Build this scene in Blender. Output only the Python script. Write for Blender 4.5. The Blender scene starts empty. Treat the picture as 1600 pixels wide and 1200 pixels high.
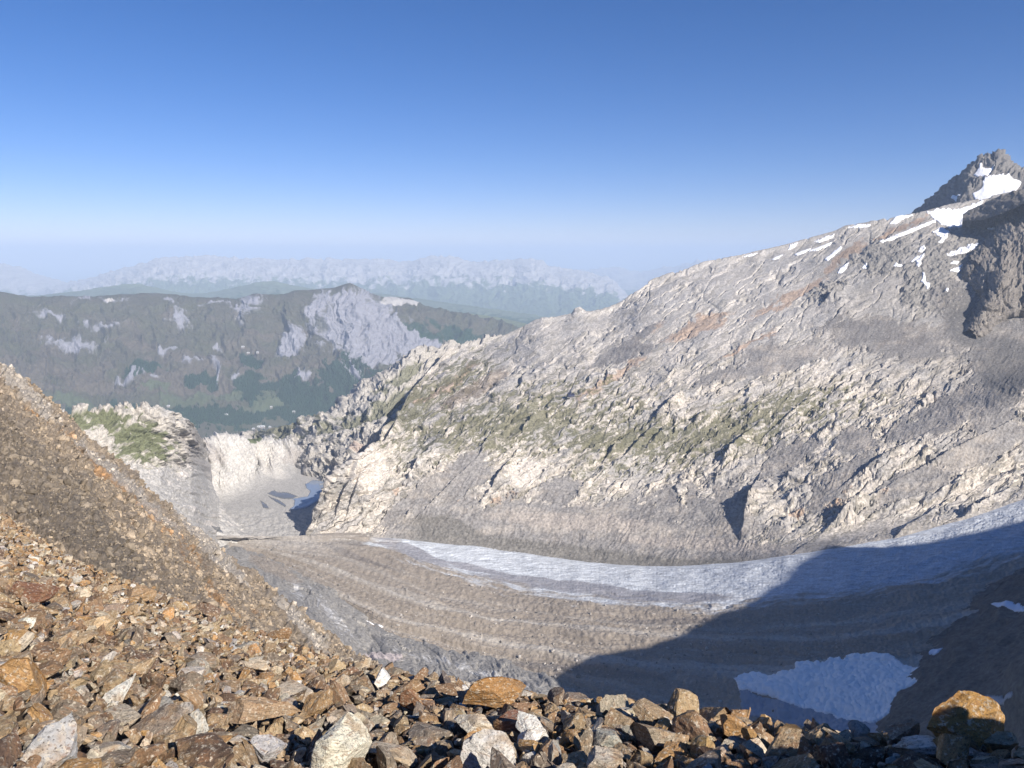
import bpy, bmesh, math, random
import numpy as np
from mathutils import Vector
random.seed(7); RNG = np.random.default_rng(11)
Q = 1.0                       # mesh density
SC = bpy.context.scene
# ------------------------------------------------------------------ camera
PITCH = math.radians(9.7); F = 1200.0
cam_d = bpy.data.cameras.new('camera'); cam = bpy.data.objects.new('camera', cam_d)
SC.collection.objects.link(cam); SC.camera = cam
cam.location = (0, 0, 0); cam.rotation_euler = (math.radians(90) - PITCH, 0, 0)
cam_d.sensor_width = 36; cam_d.lens = F / 1600 * 36; cam_d.clip_start = 0.1; cam_d.clip_end = 200000
# ------------------------------------------------------------------ sky, sun, exposure
SUN_EL = math.radians(34); SUN_AZ = math.radians(137)      # azimuth clockwise from the view direction (+y)
SD = np.array([math.sin(SUN_AZ) * math.cos(SUN_EL), math.cos(SUN_AZ) * math.cos(SUN_EL), math.sin(SUN_EL)])
w = bpy.data.worlds.new("World"); SC.world = w; w.use_nodes = True
nt = w.node_tree; nt.nodes.clear()
sky = nt.nodes.new('ShaderNodeTexSky'); sky.sky_type = 'NISHITA'; sky.sun_disc = False
sky.sun_elevation = SUN_EL; sky.sun_rotation = SUN_AZ; sky.altitude = 2900; sky.air_density = 1.0; sky.dust_density = 0.25; sky.ozone_density = 4.0
hs = nt.nodes.new('ShaderNodeHueSaturation'); hs.inputs['Saturation'].default_value = 1.26
bg = nt.nodes.new('ShaderNodeBackground'); bg.inputs['Strength'].default_value = 0.072
wo = nt.nodes.new('ShaderNodeOutputWorld')
tn = nt.nodes.new('ShaderNodeMixRGB'); tn.blend_type = 'MULTIPLY'; tn.inputs[0].default_value = 1; tn.inputs[2].default_value = (1.07, .885, 1.04, 1)
nt.links.new(sky.outputs[0], hs.inputs['Color']); nt.links.new(hs.outputs[0], tn.inputs[1]); nt.links.new(tn.outputs[0], bg.inputs[0]); nt.links.new(bg.outputs[0], wo.inputs[0])
sun_d = bpy.data.lights.new('sun', 'SUN'); sun_d.energy = 5.0; sun_d.angle = math.radians(0.5); sun_d.color = (1.0, 0.93, 0.83)
sun = bpy.data.objects.new('sun', sun_d); SC.collection.objects.link(sun)
sun.rotation_euler = Vector(-SD).to_track_quat('-Z', 'Y').to_euler()
SC.view_settings.view_transform = 'Standard'; SC.view_settings.look = 'None'
SC.view_settings.exposure = 0.6; SC.view_settings.gamma = 1.0
SC.cycles.volume_bounces = 4
# ------------------------------------------------------------------ helpers
CP, SP = math.cos(PITCH), math.sin(PITCH)
def ray(px, py):
    X = (np.asarray(px, float) - 800) / F; Y = -(np.asarray(py, float) - 600) / F
    return np.stack([X, CP + Y * SP, -SP + Y * CP], -1)
def P(px, py, r):
    """point seen at photo pixel (px,py), r metres away on the map"""
    d = ray(px, py); h = np.hypot(d[..., 0], d[..., 1])
    return d * (np.asarray(r, float) / h)[..., None]
def PZ(px, py, z):
    d = ray(px, py); return d * (np.asarray(z, float) / d[..., 2])[..., None]
def proj(p):
    dep = p[..., 1] * CP - p[..., 2] * SP; dep = np.where(dep < 1e-3, 1e-3, dep)
    up = p[..., 1] * SP + p[..., 2] * CP
    return 800 + F * p[..., 0] / dep, 600 - F * up / dep
_pr = np.random.default_rng(5)
PERM = np.tile(_pr.permutation(256), 3).astype(np.int32)
G2 = np.stack([np.cos(np.arange(256) * 2.39996), np.sin(np.arange(256) * 2.39996)], -1).astype(np.float32)
_g3 = _pr.normal(size=(256, 3)); G3 = (_g3 / np.linalg.norm(_g3, axis=1)[:, None]).astype(np.float32)
def n2(x, y, seed=0):
    x = np.asarray(x, np.float32) + seed * 17.37; y = np.asarray(y, np.float32) + seed * 5.71
    xi = np.floor(x).astype(np.int32); yi = np.floor(y).astype(np.int32); fx = x - xi; fy = y - yi
    xi &= 255; yi &= 255; xj = (xi + 1) & 255; yj = (yi + 1) & 255
    u = fx * fx * fx * (fx * (fx * 6 - 15) + 10); v = fy * fy * fy * (fy * (fy * 6 - 15) + 10)
    def c(a, b, dx, dy):
        g = G2[PERM[PERM[a] + b]]; return g[..., 0] * dx + g[..., 1] * dy
    a = c(xi, yi, fx, fy); b = c(xj, yi, fx - 1, fy); d = c(xi, yj, fx, fy - 1); e = c(xj, yj, fx - 1, fy - 1)
    a = a + u * (b - a); d = d + u * (e - d)
    return (a + v * (d - a)) * 1.45
def n3(p, s, seed=0):
    q = np.asarray(p / s, np.float32) + np.float32(seed * 13.13)
    i = np.floor(q).astype(np.int32); f = q - i; i &= 255; j = (i + 1) & 255
    w3 = f * f * f * (f * (f * 6 - 15) + 10)
    def c(a, b, k, o):
        g = G3[PERM[PERM[PERM[a] + b] + k]]
        return g[..., 0] * (f[..., 0] - o[0]) + g[..., 1] * (f[..., 1] - o[1]) + g[..., 2] * (f[..., 2] - o[2])
    X = (i[..., 0], j[..., 0]); Y = (i[..., 1], j[..., 1]); Z = (i[..., 2], j[..., 2])
    r = []
    for k in (0, 1):
        a = c(X[0], Y[0], Z[k], (0, 0, k)); b = c(X[1], Y[0], Z[k], (1, 0, k)); a = a + w3[..., 0] * (b - a)
        d = c(X[0], Y[1], Z[k], (0, 1, k)); e = c(X[1], Y[1], Z[k], (1, 1, k)); d = d + w3[..., 0] * (e - d)
        r.append(a + w3[..., 1] * (d - a))
    return (r[0] + w3[..., 2] * (r[1] - r[0])) * 1.5
def fb(x, y, oct=4, seed=0, gain=.5, mode=0):
    t = 0; a = 1; s = 0
    for o in range(oct):
        n = n2(x * 2 ** o, y * 2 ** o, seed + o)
        if mode == 1: n = 1 - 2 * np.abs(n)        # ridged
        elif mode == 2: n = 2 * np.abs(n) - .5     # billow
        t = t + a * n; s += a; a *= gain
    return t / s
def fb3(p, s, oct=4, seed=0, gain=.5, mode=0):
    t = 0; a = 1; m = 0
    for o in range(oct):
        n = n3(p, s / 2 ** o, seed + o)
        if mode == 1: n = 1 - 2 * np.abs(n)
        elif mode == 2: n = 2 * np.abs(n) - .5
        t = t + a * n; m += a; a *= gain
    return t / m
def vor(x, y, seed=0):
    """cracked blocks: height of tilted facets (about -1..1) and closeness to a joint (0..1)"""
    x = np.asarray(x, np.float32) + seed * 7.3; y = np.asarray(y, np.float32) + seed * 3.1
    xi = np.floor(x).astype(np.int32); yi = np.floor(y).astype(np.int32)
    f1 = np.full(x.shape, 9., np.float32); f2 = f1.copy(); hx = f1 * 0; hy = f1 * 0; hh = np.zeros(x.shape, np.int32)
    for i in (-1, 0, 1):
        for j in (-1, 0, 1):
            h = PERM[PERM[(xi + i) & 255] + ((yi + j) & 255)]; h2 = PERM[h + 37]
            dx = x - (xi + i + .1 + .8 * h / 255.); dy = y - (yi + j + .1 + .8 * h2 / 255.)
            d = dx * dx + dy * dy; c = d < f1
            f2 = np.where(c, f1, np.minimum(f2, d)); f1 = np.where(c, d, f1); hx = np.where(c, dx, hx); hy = np.where(c, dy, hy); hh = np.where(c, h, hh)
    r1 = PERM[hh + 11] / 127.5 - 1; r2 = PERM[hh + 71] / 127.5 - 1; r3 = PERM[hh + 131] / 127.5 - 1
    e = np.sqrt(f2) - np.sqrt(f1)
    return (r1 * hx * 1.2 + r2 * hy * 1.2 + r3 * .45), np.exp(-(e / .10) ** 2), r3
def ss(x, a, b):
    t = np.clip((x - a) / (b - a), 0, 1); return t * t * (3 - 2 * t)
def rot(px, py, deg):
    """along / across coordinates of lines that rise to the right by deg"""
    a = math.radians(deg); c, s = math.cos(a), math.sin(a)
    return px * c - py * s, px * s + py * c
def blobs(px, py, L):
    """soft union of ellipses (cx, cy, rx, ry, deg) in map units, 1 inside to 0 outside"""
    m = np.full(np.shape(px), -9.0)
    for cx, cy, rx, ry, dg in L:
        u, v = rot(px - cx, py - cy, dg); m = np.maximum(m, 1 - np.sqrt((u / rx) ** 2 + (v / ry) ** 2))
    return m
def inpoly(px, py, poly):
    c = np.zeros(np.shape(px), bool); n = len(poly)
    for i in range(n):
        x0, y0 = poly[i]; x1, y1 = poly[(i + 1) % n]
        if y0 == y1: continue
        c ^= ((y0 > py) != (y1 > py)) & (px < (x1 - x0) * (py - y0) / (y1 - y0) + x0)
    return c
def mixc(c, col, m):
    return c + (np.asarray(col, np.float32) - c) * m[..., None]
def smooth1(a, n):
    if n < 2: return a
    k = np.hanning(n + 2)[1:-1]; k /= k.sum()
    return np.convolve(np.pad(a, (n // 2, n - 1 - n // 2), 'edge'), k, 'valid')
def curve(pts, us, sm=0):
    """control points (px, py, r) sampled at map columns us"""
    a = np.array(pts, float); a = a[np.argsort(a[:, 0])]
    py = np.interp(us, a[:, 0], a[:, 1]); r = np.exp(np.interp(us, a[:, 0], np.log(a[:, 2])))
    if sm: py = smooth1(py, sm); r = smooth1(r, sm)
    return P(us, py, r)
def spl(pts, n):
    """smooth 3D curve through points"""
    a = np.array(pts, float); t = np.linspace(0, len(a) - 1, n); i = np.clip(t.astype(int), 0, len(a) - 2); f = (t - i)[:, None]
    e = np.vstack([2 * a[0] - a[1], a, 2 * a[-1] - a[-2]])
    p0, p1, p2, p3 = e[i], e[i + 1], e[i + 2], e[i + 3]
    return .5 * (2 * p1 + (p2 - p0) * f + (2 * p0 - 5 * p1 + 4 * p2 - p3) * f ** 2 + (3 * p1 - p0 - 3 * p2 + p3) * f ** 3)
def loft(curves, rows, tens=.5):
    """surface through 3D curves; rows = number of rows per segment -> (R, C, 3)"""
    K = [np.asarray(c) for c in curves]; out = []
    for s in range(len(K) - 1):
        n = max(2, int(rows[s] * Q)); f = (np.arange(n) / n)[:, None, None]
        if s == len(K) - 2: f = (np.arange(n + 1) / n)[:, None, None]
        a, b = K[s], K[s + 1]
        m0 = (b - (K[s - 1] if s else 2 * a - b)) * tens; m1 = ((K[s + 2] if s + 2 < len(K) else 2 * b - a) - a) * tens
        seg = np.linalg.norm(b - a, axis=-1)[:, None]
        for m in (m0, m1):                               # keep tangents short next to short segments
            l = np.linalg.norm(m, axis=-1)[:, None]; m *= np.minimum(1, 1.0 * seg / np.maximum(l, 1e-6))
        h = (2 * f ** 3 - 3 * f ** 2 + 1) * a + (f ** 3 - 2 * f ** 2 + f) * m0 + (-2 * f ** 3 + 3 * f ** 2) * b + (f ** 3 - f ** 2) * m1
        out.append(h)
    return np.concatenate(out, 0)
def normals(g, up=True):
    du = np.gradient(g, axis=1); dv = np.gradient(g, axis=0); n = np.cross(du, dv)
    n /= np.maximum(np.linalg.norm(n, axis=-1), 1e-9)[..., None]
    if np.mean(n[..., 2]) < 0: n = -n
    return n
COL = SC.collection
def link_mesh(name, verts, faces, mat, cols=None, smooth=True, kind=None, extra=None):
    me = bpy.data.meshes.new(name); nv = len(verts); nf = len(faces); k = faces.shape[1]
    me.vertices.add(nv); me.vertices.foreach_set('co', np.ascontiguousarray(verts, np.float32).ravel())
    me.loops.add(nf * k); me.loops.foreach_set('vertex_index', np.ascontiguousarray(faces, np.int32).ravel())
    me.polygons.add(nf); me.polygons.foreach_set('loop_start', np.arange(0, nf * k, k, dtype=np.int32))
    me.polygons.foreach_set('use_smooth', np.full(nf, smooth)) 
    me.update(calc_edges=True)
    if cols is not None:
        at = me.attributes.new('tint', 'FLOAT_COLOR', 'POINT')
        c4 = np.ones((nv, 4), np.float32); c4[:, :3] = np.clip(cols, 0, 1); at.data.foreach_set('color', c4.ravel())
    me.materials.append(mat); o = bpy.data.objects.new(name, me); COL.objects.link(o)
    if kind: o['kind'] = kind
    return o
def gfaces(R, C):
    i = np.arange(R * C, dtype=np.int32).reshape(R, C)
    return np.stack([i[:-1, :-1], i[:-1, 1:], i[1:, 1:], i[1:, :-1]], -1).reshape(-1, 4)
def sheet(name, g, cols, mat, smooth=True):
    R, C = g.shape[:2]; f = gfaces(R, C)
    n = np.cross(np.gradient(g, axis=1), np.gradient(g, axis=0))
    if np.mean(n[..., 2]) < 0: f = f[:, ::-1]
    return link_mesh(name, g.reshape(-1, 3), f, mat, cols.reshape(-1, 3), smooth, 'structure')
def tag(o, label, cat, group=None, kind=None):
    if label: o['label'] = label
    if cat: o['category'] = cat
    if group: o['group'] = group
    if kind: o['kind'] = kind
    return o
def terrain_mat(name, scale, bump, lo=.75, hi=1.2, rough=.92, detail=6, spec=.15, stretch=(1, 1, 1)):
    m = bpy.data.materials.new(name); m.use_nodes = True; t = m.node_tree; N = t.nodes; L = t.links
    b = N['Principled BSDF']; b.inputs['Roughness'].default_value = rough; b.inputs['Specular IOR Level'].default_value = spec
    a = N.new('ShaderNodeAttribute'); a.attribute_name = 'tint'
    g = N.new('ShaderNodeNewGeometry'); mp = N.new('ShaderNodeMapping'); mp.inputs['Scale'].default_value = stretch
    L.new(g.outputs['Position'], mp.inputs[0])
    n = N.new('ShaderNodeTexNoise'); n.inputs['Scale'].default_value = scale; n.inputs['Detail'].default_value = detail; n.inputs['Roughness'].default_value = .65
    L.new(mp.outputs[0], n.inputs['Vector'])
    mr = N.new('ShaderNodeMapRange'); mr.inputs['From Min'].default_value = .3; mr.inputs['From Max'].default_value = .7
    mr.inputs['To Min'].default_value = lo; mr.inputs['To Max'].default_value = hi; L.new(n.outputs[0], mr.inputs[0])
    mx = N.new('ShaderNodeVectorMath'); mx.operation = 'SCALE'; L.new(a.outputs['Color'], mx.inputs[0]); L.new(mr.outputs[0], mx.inputs['Scale'])
    L.new(mx.outputs[0], b.inputs['Base Color'])
    if bump:
        bp = N.new('ShaderNodeBump'); bp.inputs['Distance'].default_value = bump; bp.inputs['Strength'].default_value = 1
        L.new(n.outputs[0], bp.inputs['Height']); L.new(bp.outputs[0], b.inputs['Normal'])
    return m
def patch(name, g, px, py, polys, mat, lift, label, cat, group=None, rag=3.0, seed=0, col=(.9, .9, .92), cut=None, fq=6., kind=None):
    """a thin body of snow or water lying on the terrain grid g inside outlines given on the map, with a ragged rim"""
    wx = px + rag * fb(px / fq, py / fq, 4, 40 + seed); wy = py + rag * .7 * fb(px / fq, py / fq, 4, 50 + seed)
    m = np.zeros(px.shape, bool)
    for pl in polys: m |= inpoly(wx, wy, pl)
    if cut is not None: m &= ~cut
    R, C = px.shape; fm = (m[:-1, :-1].astype(int) + m[:-1, 1:] + m[1:, 1:] + m[1:, :-1]) >= 3
    best = None; left = fm.copy()                           # keep the largest connected piece only
    while left.sum() > 0 and (best is None or left.sum() > best.sum()):
        s0 = np.argwhere(left)[0]; cur = [tuple(s0)]; comp = np.zeros_like(fm); comp[tuple(s0)] = True; left[tuple(s0)] = False
        while cur:
            r_, c_ = cur.pop()
            for rr_, cc_ in ((r_ + 1, c_), (r_ - 1, c_), (r_, c_ + 1), (r_, c_ - 1)):
                if 0 <= rr_ < R - 1 and 0 <= cc_ < C - 1 and left[rr_, cc_]: left[rr_, cc_] = False; comp[rr_, cc_] = True; cur.append((rr_, cc_))
        if best is None or comp.sum() > best.sum(): best = comp
    if best is not None: fm = best
    if fm.sum() < 2: return None
    i = np.arange(R * C).reshape(R, C)
    f = np.stack([i[:-1, :-1], i[:-1, 1:], i[1:, 1:], i[1:, :-1]], -1)[fm]
    n = np.cross(np.gradient(g, axis=1), np.gradient(g, axis=0))
    if np.mean(n[..., 2]) < 0: f = f[:, ::-1]
    ids, inv = np.unique(f, return_inverse=True); f = inv.reshape(-1, 4)
    cnt = np.bincount(f.ravel(), minlength=len(ids)); edge = cnt < 4
    gs = g.reshape(-1, 3)[ids]; nn = np.abs(normals(g).reshape(-1, 3)[ids]) * 0 + normals(g).reshape(-1, 3)[ids]
    top = gs + nn * (lift * np.where(edge, .35, 1.0))[:, None]
    e = np.sort(np.stack([f, np.roll(f, -1, 1)], -1).reshape(-1, 2), axis=1); eo = np.stack([f, np.roll(f, -1, 1)], -1).reshape(-1, 2)
    key = e[:, 0].astype(np.int64) * 10000000 + e[:, 1]; uq, ix, ct = np.unique(key, return_index=True, return_counts=True)
    be = eo[ix[ct == 1]]; nT = len(ids)
    bot = gs - nn * lift * .6
    sk = np.stack([be[:, 1], be[:, 0], be[:, 0] + nT, be[:, 1] + nT], -1)
    V = np.vstack([top, bot]); FF = np.vstack([f, sk, f[:, ::-1] + nT])
    cc = np.tile(np.asarray(col, np.float32), (len(V), 1))
    vv = fb(np.tile(px.reshape(-1)[ids], 2) / 9, np.tile(py.reshape(-1)[ids], 2) / 4, 4, seed + 3)
    cc = cc * (1 + .10 * vv)[:, None]
    o = link_mesh(name, V, FF, mat, cc, True)
    return tag(o, label, cat, group, kind)
# ------------------------------------------------------------------ materials
M_rock = terrain_mat('pale_granite', .22, 1.6, .55, 1.42, detail=8)
M_valley = terrain_mat('valley_debris', .25, 1.0, .68, 1.3)
M_brown = terrain_mat('weathered_scree', 1.3, .35, .6, 1.4, detail=9)
M_far = terrain_mat('far_slopes', .02, 0, .88, 1.12)
M_ice = terrain_mat('glacier_surface', .3, .7, .80, 1.2, rough=.7, detail=8)
def simple_mat(name, rough, spec=.3, base=None, ns=.3, amt=.08):
    m = terrain_mat(name, ns, 0, 1 - amt, 1 + amt, rough, 4, spec); return m
M_snow = simple_mat('snow', .7, .3, ns=.15, amt=.05)
M_water = simple_mat('lake_water', .12, .5, ns=.01, amt=.05)
U = lambda a, b, n: np.linspace(a, b, max(4, int(n * Q)))
# ------------------------------------------------------------------ base ground, far below
gx = np.linspace(-70000, 70000, 60); gy = np.linspace(-20000, 120000, 60)
g = np.stack([*np.meshgrid(gx, gy), np.full((60, 60), -2300.)], -1)
sheet('ground', g, np.full((60, 60, 3), (.06, .08, .04)), M_far)
# ------------------------------------------------------------------ far ranges
def far_range(name, us, crest, dz, base, amp, sc, seed, rows, peaks=0, c0=(.36, .345, .34), c1=(.10, .13, .07), line=.45):
    cr = curve(crest, us); jag = fb(us / 14, us * 0, 5, seed, .6) * peaks * .9
    crs_ = np.stack([smooth1(cr[:, k_], int(50 * Q)) for k_ in range(3)], -1); cr[:, 2] += jag
    b = curve(base, us); up_ = crs_ * .93 + b * .07; mid = crs_ * .45 + b * .55; mid[:, 2] -= (cr[:, 2] - b[:, 2]) * .12
    back = cr * 1.12; back[:, 2] = cr[:, 2] - dz
    g = loft([b, mid, up_, cr, back], (rows[0], int(rows[1] * .85), max(4, int(rows[1] * .15)), rows[2]))
    X = g[..., 0]; Y = g[..., 1]; px, py = proj(g); f = np.clip((g[..., 2] - b[None, :, 2]) / (cr[None, :, 2] - b[None, :, 2]), 0, 1)
    wp = fb(px / 40, py / 30, 3, seed + 9) * 14
    h = fb((px + wp) / sc, (py + wp * .5) / (sc * .45), 5, seed + 2, .55, 1)
    g = g.copy(); g[..., 2] += h * amp * .26 * (f * np.maximum(1.0 - f, .06) * 3.5 + .05) * np.where(np.arange(g.shape[0])[:, None] < g.shape[0] * .97, 1, 1)
    st = fb(px / 30, (py * 1.0 + px * .12 + wp * .3) / 2.2, 4, seed + 5, .6) * 1.5
    m = ss(f + .25 * fb(px / 12, py / 8, 4, seed + 7) + .12 * st, line, line + .12)
    c = mixc(np.tile(np.asarray(c1, np.float32), (*px.shape, 1)), c0, m)
    c = c * (1 + .25 * st * m + .2 * fb(px / 5, py / 5, 3, seed + 8))[..., None]
    return sheet(name, g, c, M_far)
far_range('far_mountains', U(-200, 260, 300), [(-200, 415, 33000), (-60, 410, 33000), (0, 412, 33000), (30, 417, 33000), (60, 430, 32000), (100, 441, 31000), (140, 455, 30000), (260, 470, 30000)],
          1500, [(-200, 490, 24000), (260, 490, 24000)], 500, 40, 3, (90, 60, 12), 120, line=.25)
far_range('far_mountains', U(60, 1010, 900), [(60, 455, 29000), (100, 445, 29000), (140, 436, 29000), (165, 429, 28500), (200, 419, 28000), (228, 412, 28000), (255, 404, 28000), (280, 404, 28000), (300, 401, 28000), (318, 401, 28000),
          (340, 403, 28000), (365, 404, 28000), (380, 407, 28000), (410, 405, 28000), (450, 407, 28000), (480, 406, 28000), (505, 408, 28000), (520, 404, 28000), (535, 408, 28000), (560, 406, 28000), (590, 406, 28000), (625, 411, 28000), (650, 409, 28000), (657, 404, 28000), (680, 402, 28000), (705, 403, 28000), (725, 408, 28000), (745, 411, 28000), (775, 409, 28000),
          (800, 408, 28000), (812, 405, 28000), (845, 407, 28000), (856, 417, 28000), (880, 421, 28000), (910, 425, 28000), (950, 434, 28000), (965, 446, 28000), (990, 470, 28000), (1010, 485, 28000)],
          1500, [(60, 500, 19000), (1010, 505, 19000)], 900, 34, 11, (220, 150, 12), 150, line=.42)
far_range('far_mountains', U(880, 1180, 200), [(880, 425, 42000), (930, 421, 42000), (960, 417, 42000), (1000, 425, 42000), (1050, 417, 42000), (1080, 411, 42000), (1090, 405, 42000), (1098, 411, 42000), (1108, 406, 42000), (1116, 414, 42000), (1140, 425, 42000), (1180, 440, 42000)],
          1500, [(880, 470, 30000), (1180, 470, 30000)], 300, 20, 17, (60, 40, 8), 260, line=.2)
far_range('blue_hills', U(-200, 960, 600), [(-200, 465, 16500), (60, 463, 16500), (120, 456, 16000), (160, 450, 16000), (190, 446, 16000), (212, 444, 16000), (240, 449, 16000), (270, 457, 16000), (300, 460, 16000), (330, 458, 16000), (370, 449, 16000), (400, 442, 16000), (425, 440, 16000), (450, 445, 16000),
          (480, 451, 16000), (540, 456, 16000), (600, 460, 16000), (700, 474, 15000), (760, 482, 14500), (860, 496, 14500), (960, 510, 14500)], 800, [(-200, 500, 12500), (960, 530, 12000)], 180, 26, 21, (90, 70, 8), 30,
          c0=(.12, .15, .10), c1=(.05, .08, .04), line=.6)
far_range('plateau', U(600, 960, 300), [(600, 490, 11500), (660, 488, 11500), (700, 487, 11500), (740, 491, 11500), (780, 497, 11500), (830, 508, 11000), (960, 540, 10500)], 600, [(600, 530, 9600), (960, 560, 9400)], 90, 24, 23, (80, 60, 6), 10,
          c0=(.13, .15, .07), c1=(.035, .06, .03), line=.5)
# ------------------------------------------------------------------ middle range with the shale summit
us = U(-160, 930, 1200)
crest = curve([(-160, 452, 8600), (-60, 455, 8600), (0, 459, 8600), (30, 465, 8600), (75, 468, 8600), (110, 466, 8600), (150, 466, 8600), (190, 463, 8600), (225, 461, 8600), (250, 461, 8600), (280, 464, 8600), (310, 467, 8600), (350, 471, 8600), (380, 469, 8600), (400, 461, 8500), (420, 463, 8500), (445, 462, 8500),
               (460, 456, 8500), (480, 455, 8500), (500, 454, 8500), (525, 451, 8500), (540, 446, 8500), (547, 444, 8500), (560, 450, 8500), (580, 460, 8600), (600, 467, 8700), (640, 469, 8800), (650, 476, 8800), (668, 484, 8800), (700, 494, 8900), (740, 504, 9000), (780, 514, 9100), (820, 520, 9200), (930, 560, 9300)], us)
c1 = curve([(-160, 530, 7900), (300, 530, 7900), (480, 520, 7900), (560, 520, 7800), (640, 540, 7800), (930, 600, 8300)], us)
c2 = curve([(-160, 610, 7000), (300, 620, 7000), (600, 620, 7000), (930, 680, 7600)], us)
c3 = curve([(-160, 660, 6500), (300, 660, 6500), (930, 720, 7000)], us)
c4 = curve([(-160, 720, 5600), (930, 780, 6000)], us)
bk = crest * 1.12; bk[:, 2] = crest[:, 2] - 900
g = loft([c4, c3, c2, c1, crest, bk], (60, 110, 170, 130, 12))
px, py = proj(g); R_, C_ = px.shape
f = np.clip((py - 455) / 210, 0, 1)                    # 0 crest .. 1 valley floor
wx = px + 26 * fb(px / 60, py / 50, 6, 60, .6); wy = py + 20 * fb(px / 60, py / 50, 6, 63, .6)
gul = fb((wx - (wy - 450) * .35) / 26, wy / 70, 5, 70, .55, 1)
gul2 = fb(wx / 55, wy / 60, 4, 75, .5, 1)
amp = (ss(f, 0, .25) * (1 - ss(f, .75, .95)) + .12)
n = normals(g)
low = fb(wx / 10, wy / 6, 4, 77)
# bare faces and scars: (cx, cy, rx, ry, deg)
shale = blobs(wx, wy, [(545, 500, 70, 52, 0), (500, 480, 26, 34, 10), (450, 540, 34, 22, 45), (600, 520, 60, 34, -30), (465, 540, 38, 24, 40), (640, 545, 60, 20, -35), (560, 560, 70, 18, -20),
                       (285, 505, 20, 24, 20), (385, 487, 34, 22, 45), (398, 472, 16, 16, 0), (175, 472, 30, 6, 0), (130, 472, 20, 5, 0), (118, 548, 52, 13, 0), (335, 590, 8, 20, 10), (248, 600, 5, 12, 0),
                       (335, 482, 26, 4, 0), (258, 475, 12, 5, -30), (80, 500, 32, 8, -10), (160, 515, 40, 8, 0), (200, 600, 40, 8, 10), (470, 597, 26, 8, 0), (555, 590, 22, 12, -30),
                       (300, 572, 20, 5, 0), (255, 560, 16, 6, 0), (340, 545, 12, 8, 0), (372, 598, 12, 5, 30)])
gshade = fb((wx - (wy - 450) * .25) / 5, wy / 26, 4, 80)
ms = ss(shale + .75 * gshade + .55 * low + .35 * gul - .20, .10, .62)
face = blobs(wx, wy, [(548, 498, 72, 50, 0), (498, 482, 22, 32, 10), (600, 525, 62, 32, -32), (460, 545, 34, 20, 42), (575, 555, 70, 16, -25), (655, 540, 50, 12, -28)])
ms = np.maximum(ms, ss(face * 1.7 + .40 * gshade + .25 * low, .12, .42) * (1 - .8 * ss(blobs(wx, wy, [(512, 500, 16, 34, -20), (478, 468, 16, 8, 0)]) + .3 * low, .1, .4)))
scar = ss(.9 * fb(wx / 9, wy / 14, 5, 84, .6) + .4 * fb(wx / 3, wy / 8, 3, 88) - .25 * f, .40, .60) * (1 - ss(f, .7, .9))
dis = amp * (gul * 45 + gul2 * 80) + ms * 26 * gshade * (f < .8) + 10 * low * amp
g = g + n * dis[..., None]
Zm = g[..., 2]
grass = mixc(np.tile(np.array((.080, .075, .052), np.float32), (R_, C_, 1)), (.075, .075, .045), ss(fb(wx / 50, wy / 16, 4, 90), -.2, .3))
grass = mixc(grass, (.105, .09, .068), ss(fb(wx / 60, wy / 22, 4, 95) + .9 * f * (f < .8) - .35, 0, .35) * .9)
grass = grass * (1 + .35 * fb(wx / 3.5, wy / 2.5, 3, 97))[..., None]
rocky = np.array((.24, .24, .27), np.float32) * (1 + .25 * fb(wx / 20, (wy + wx * .1) / 2.2, 3, 99))[..., None]
c = mixc(grass, (.40, .38, .36), scar * .7); c = c + (rocky - c) * ms[..., None]
c = mixc(c, (.42, .40, .38), ss(blobs(wx, wy, [(618, 474, 30, 9, -8), (646, 482, 16, 8, -30), (172, 471, 16, 5, 0)]) + .3 * low, .1, .3))
meadow = ss(blobs(wx, wy, [(290, 630, 60, 9, 0), (415, 640, 40, 9, 0), (360, 625, 30, 9, 0), (120, 640, 55, 10, -8), (420, 625, 26, 12, 20), (240, 618, 30, 7, 0)]) + .5 * low, .1, .3)
c = mixc(c, (.085, .105, .055), meadow * .8)
wood = ss(np.maximum(blobs(wx, wy, [(480, 640, 110, 34, -12), (395, 612, 26, 22, 20), (560, 610, 70, 30, -20), (280, 652, 200, 14, 0), (560, 575, 30, 12, -30), (392, 575, 14, 12, 0), (450, 605, 24, 14, 0), (315, 605, 26, 10, 0), (660, 530, 40, 10, -30), (720, 535, 60, 18, -20), (230, 590, 40, 6, 0)]),
                     (f - 1.0) * 3) + .55 * fb(wx / 12, wy / 7, 4, 101), .05, .16)
wood *= (1 - meadow * .9) * (1 - ms)
c = mixc(c, (.022, .045, .022), wood)
g_mid, px_mid, py_mid = g, px, py
sheet('mountain', g, c, M_far)
# the woods on its lower slopes: thousands of small spruces in one body
cand = np.argwhere((wood > .45) & (py > 560) & (py < 700) & (px > 60) & (px < 700))
pick = cand[RNG.integers(0, len(cand), int(26000))]
V = []; 
base = g[pick[:, 0], pick[:, 1]] + RNG.normal(0, 4, (len(pick), 3)) * (1, 1, 0)
hgt = RNG.uniform(13, 26, len(pick)); ang = np.arange(5) * 2 * math.pi / 5
tri = np.zeros((len(pick), 6, 3)); tri[:, 0] = base; tri[:, 0, 2] += hgt
for k in range(5):
    tri[:, k + 1] = base; tri[:, k + 1, 0] += np.cos(ang[k]) * hgt * .24; tri[:, k + 1, 1] += np.sin(ang[k]) * hgt * .24; tri[:, k + 1, 2] -= 2
fc = np.array([(0, k + 1, (k + 1) % 5 + 1) for k in range(5)]); FF = (fc[None] + (np.arange(len(pick)) * 6)[:, None, None]).reshape(-1, 3)
cc = np.repeat(np.array((.024, .048, .024), np.float32)[None] * RNG.uniform(.6, 1.6, len(pick))[:, None], 6, 0)
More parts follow.
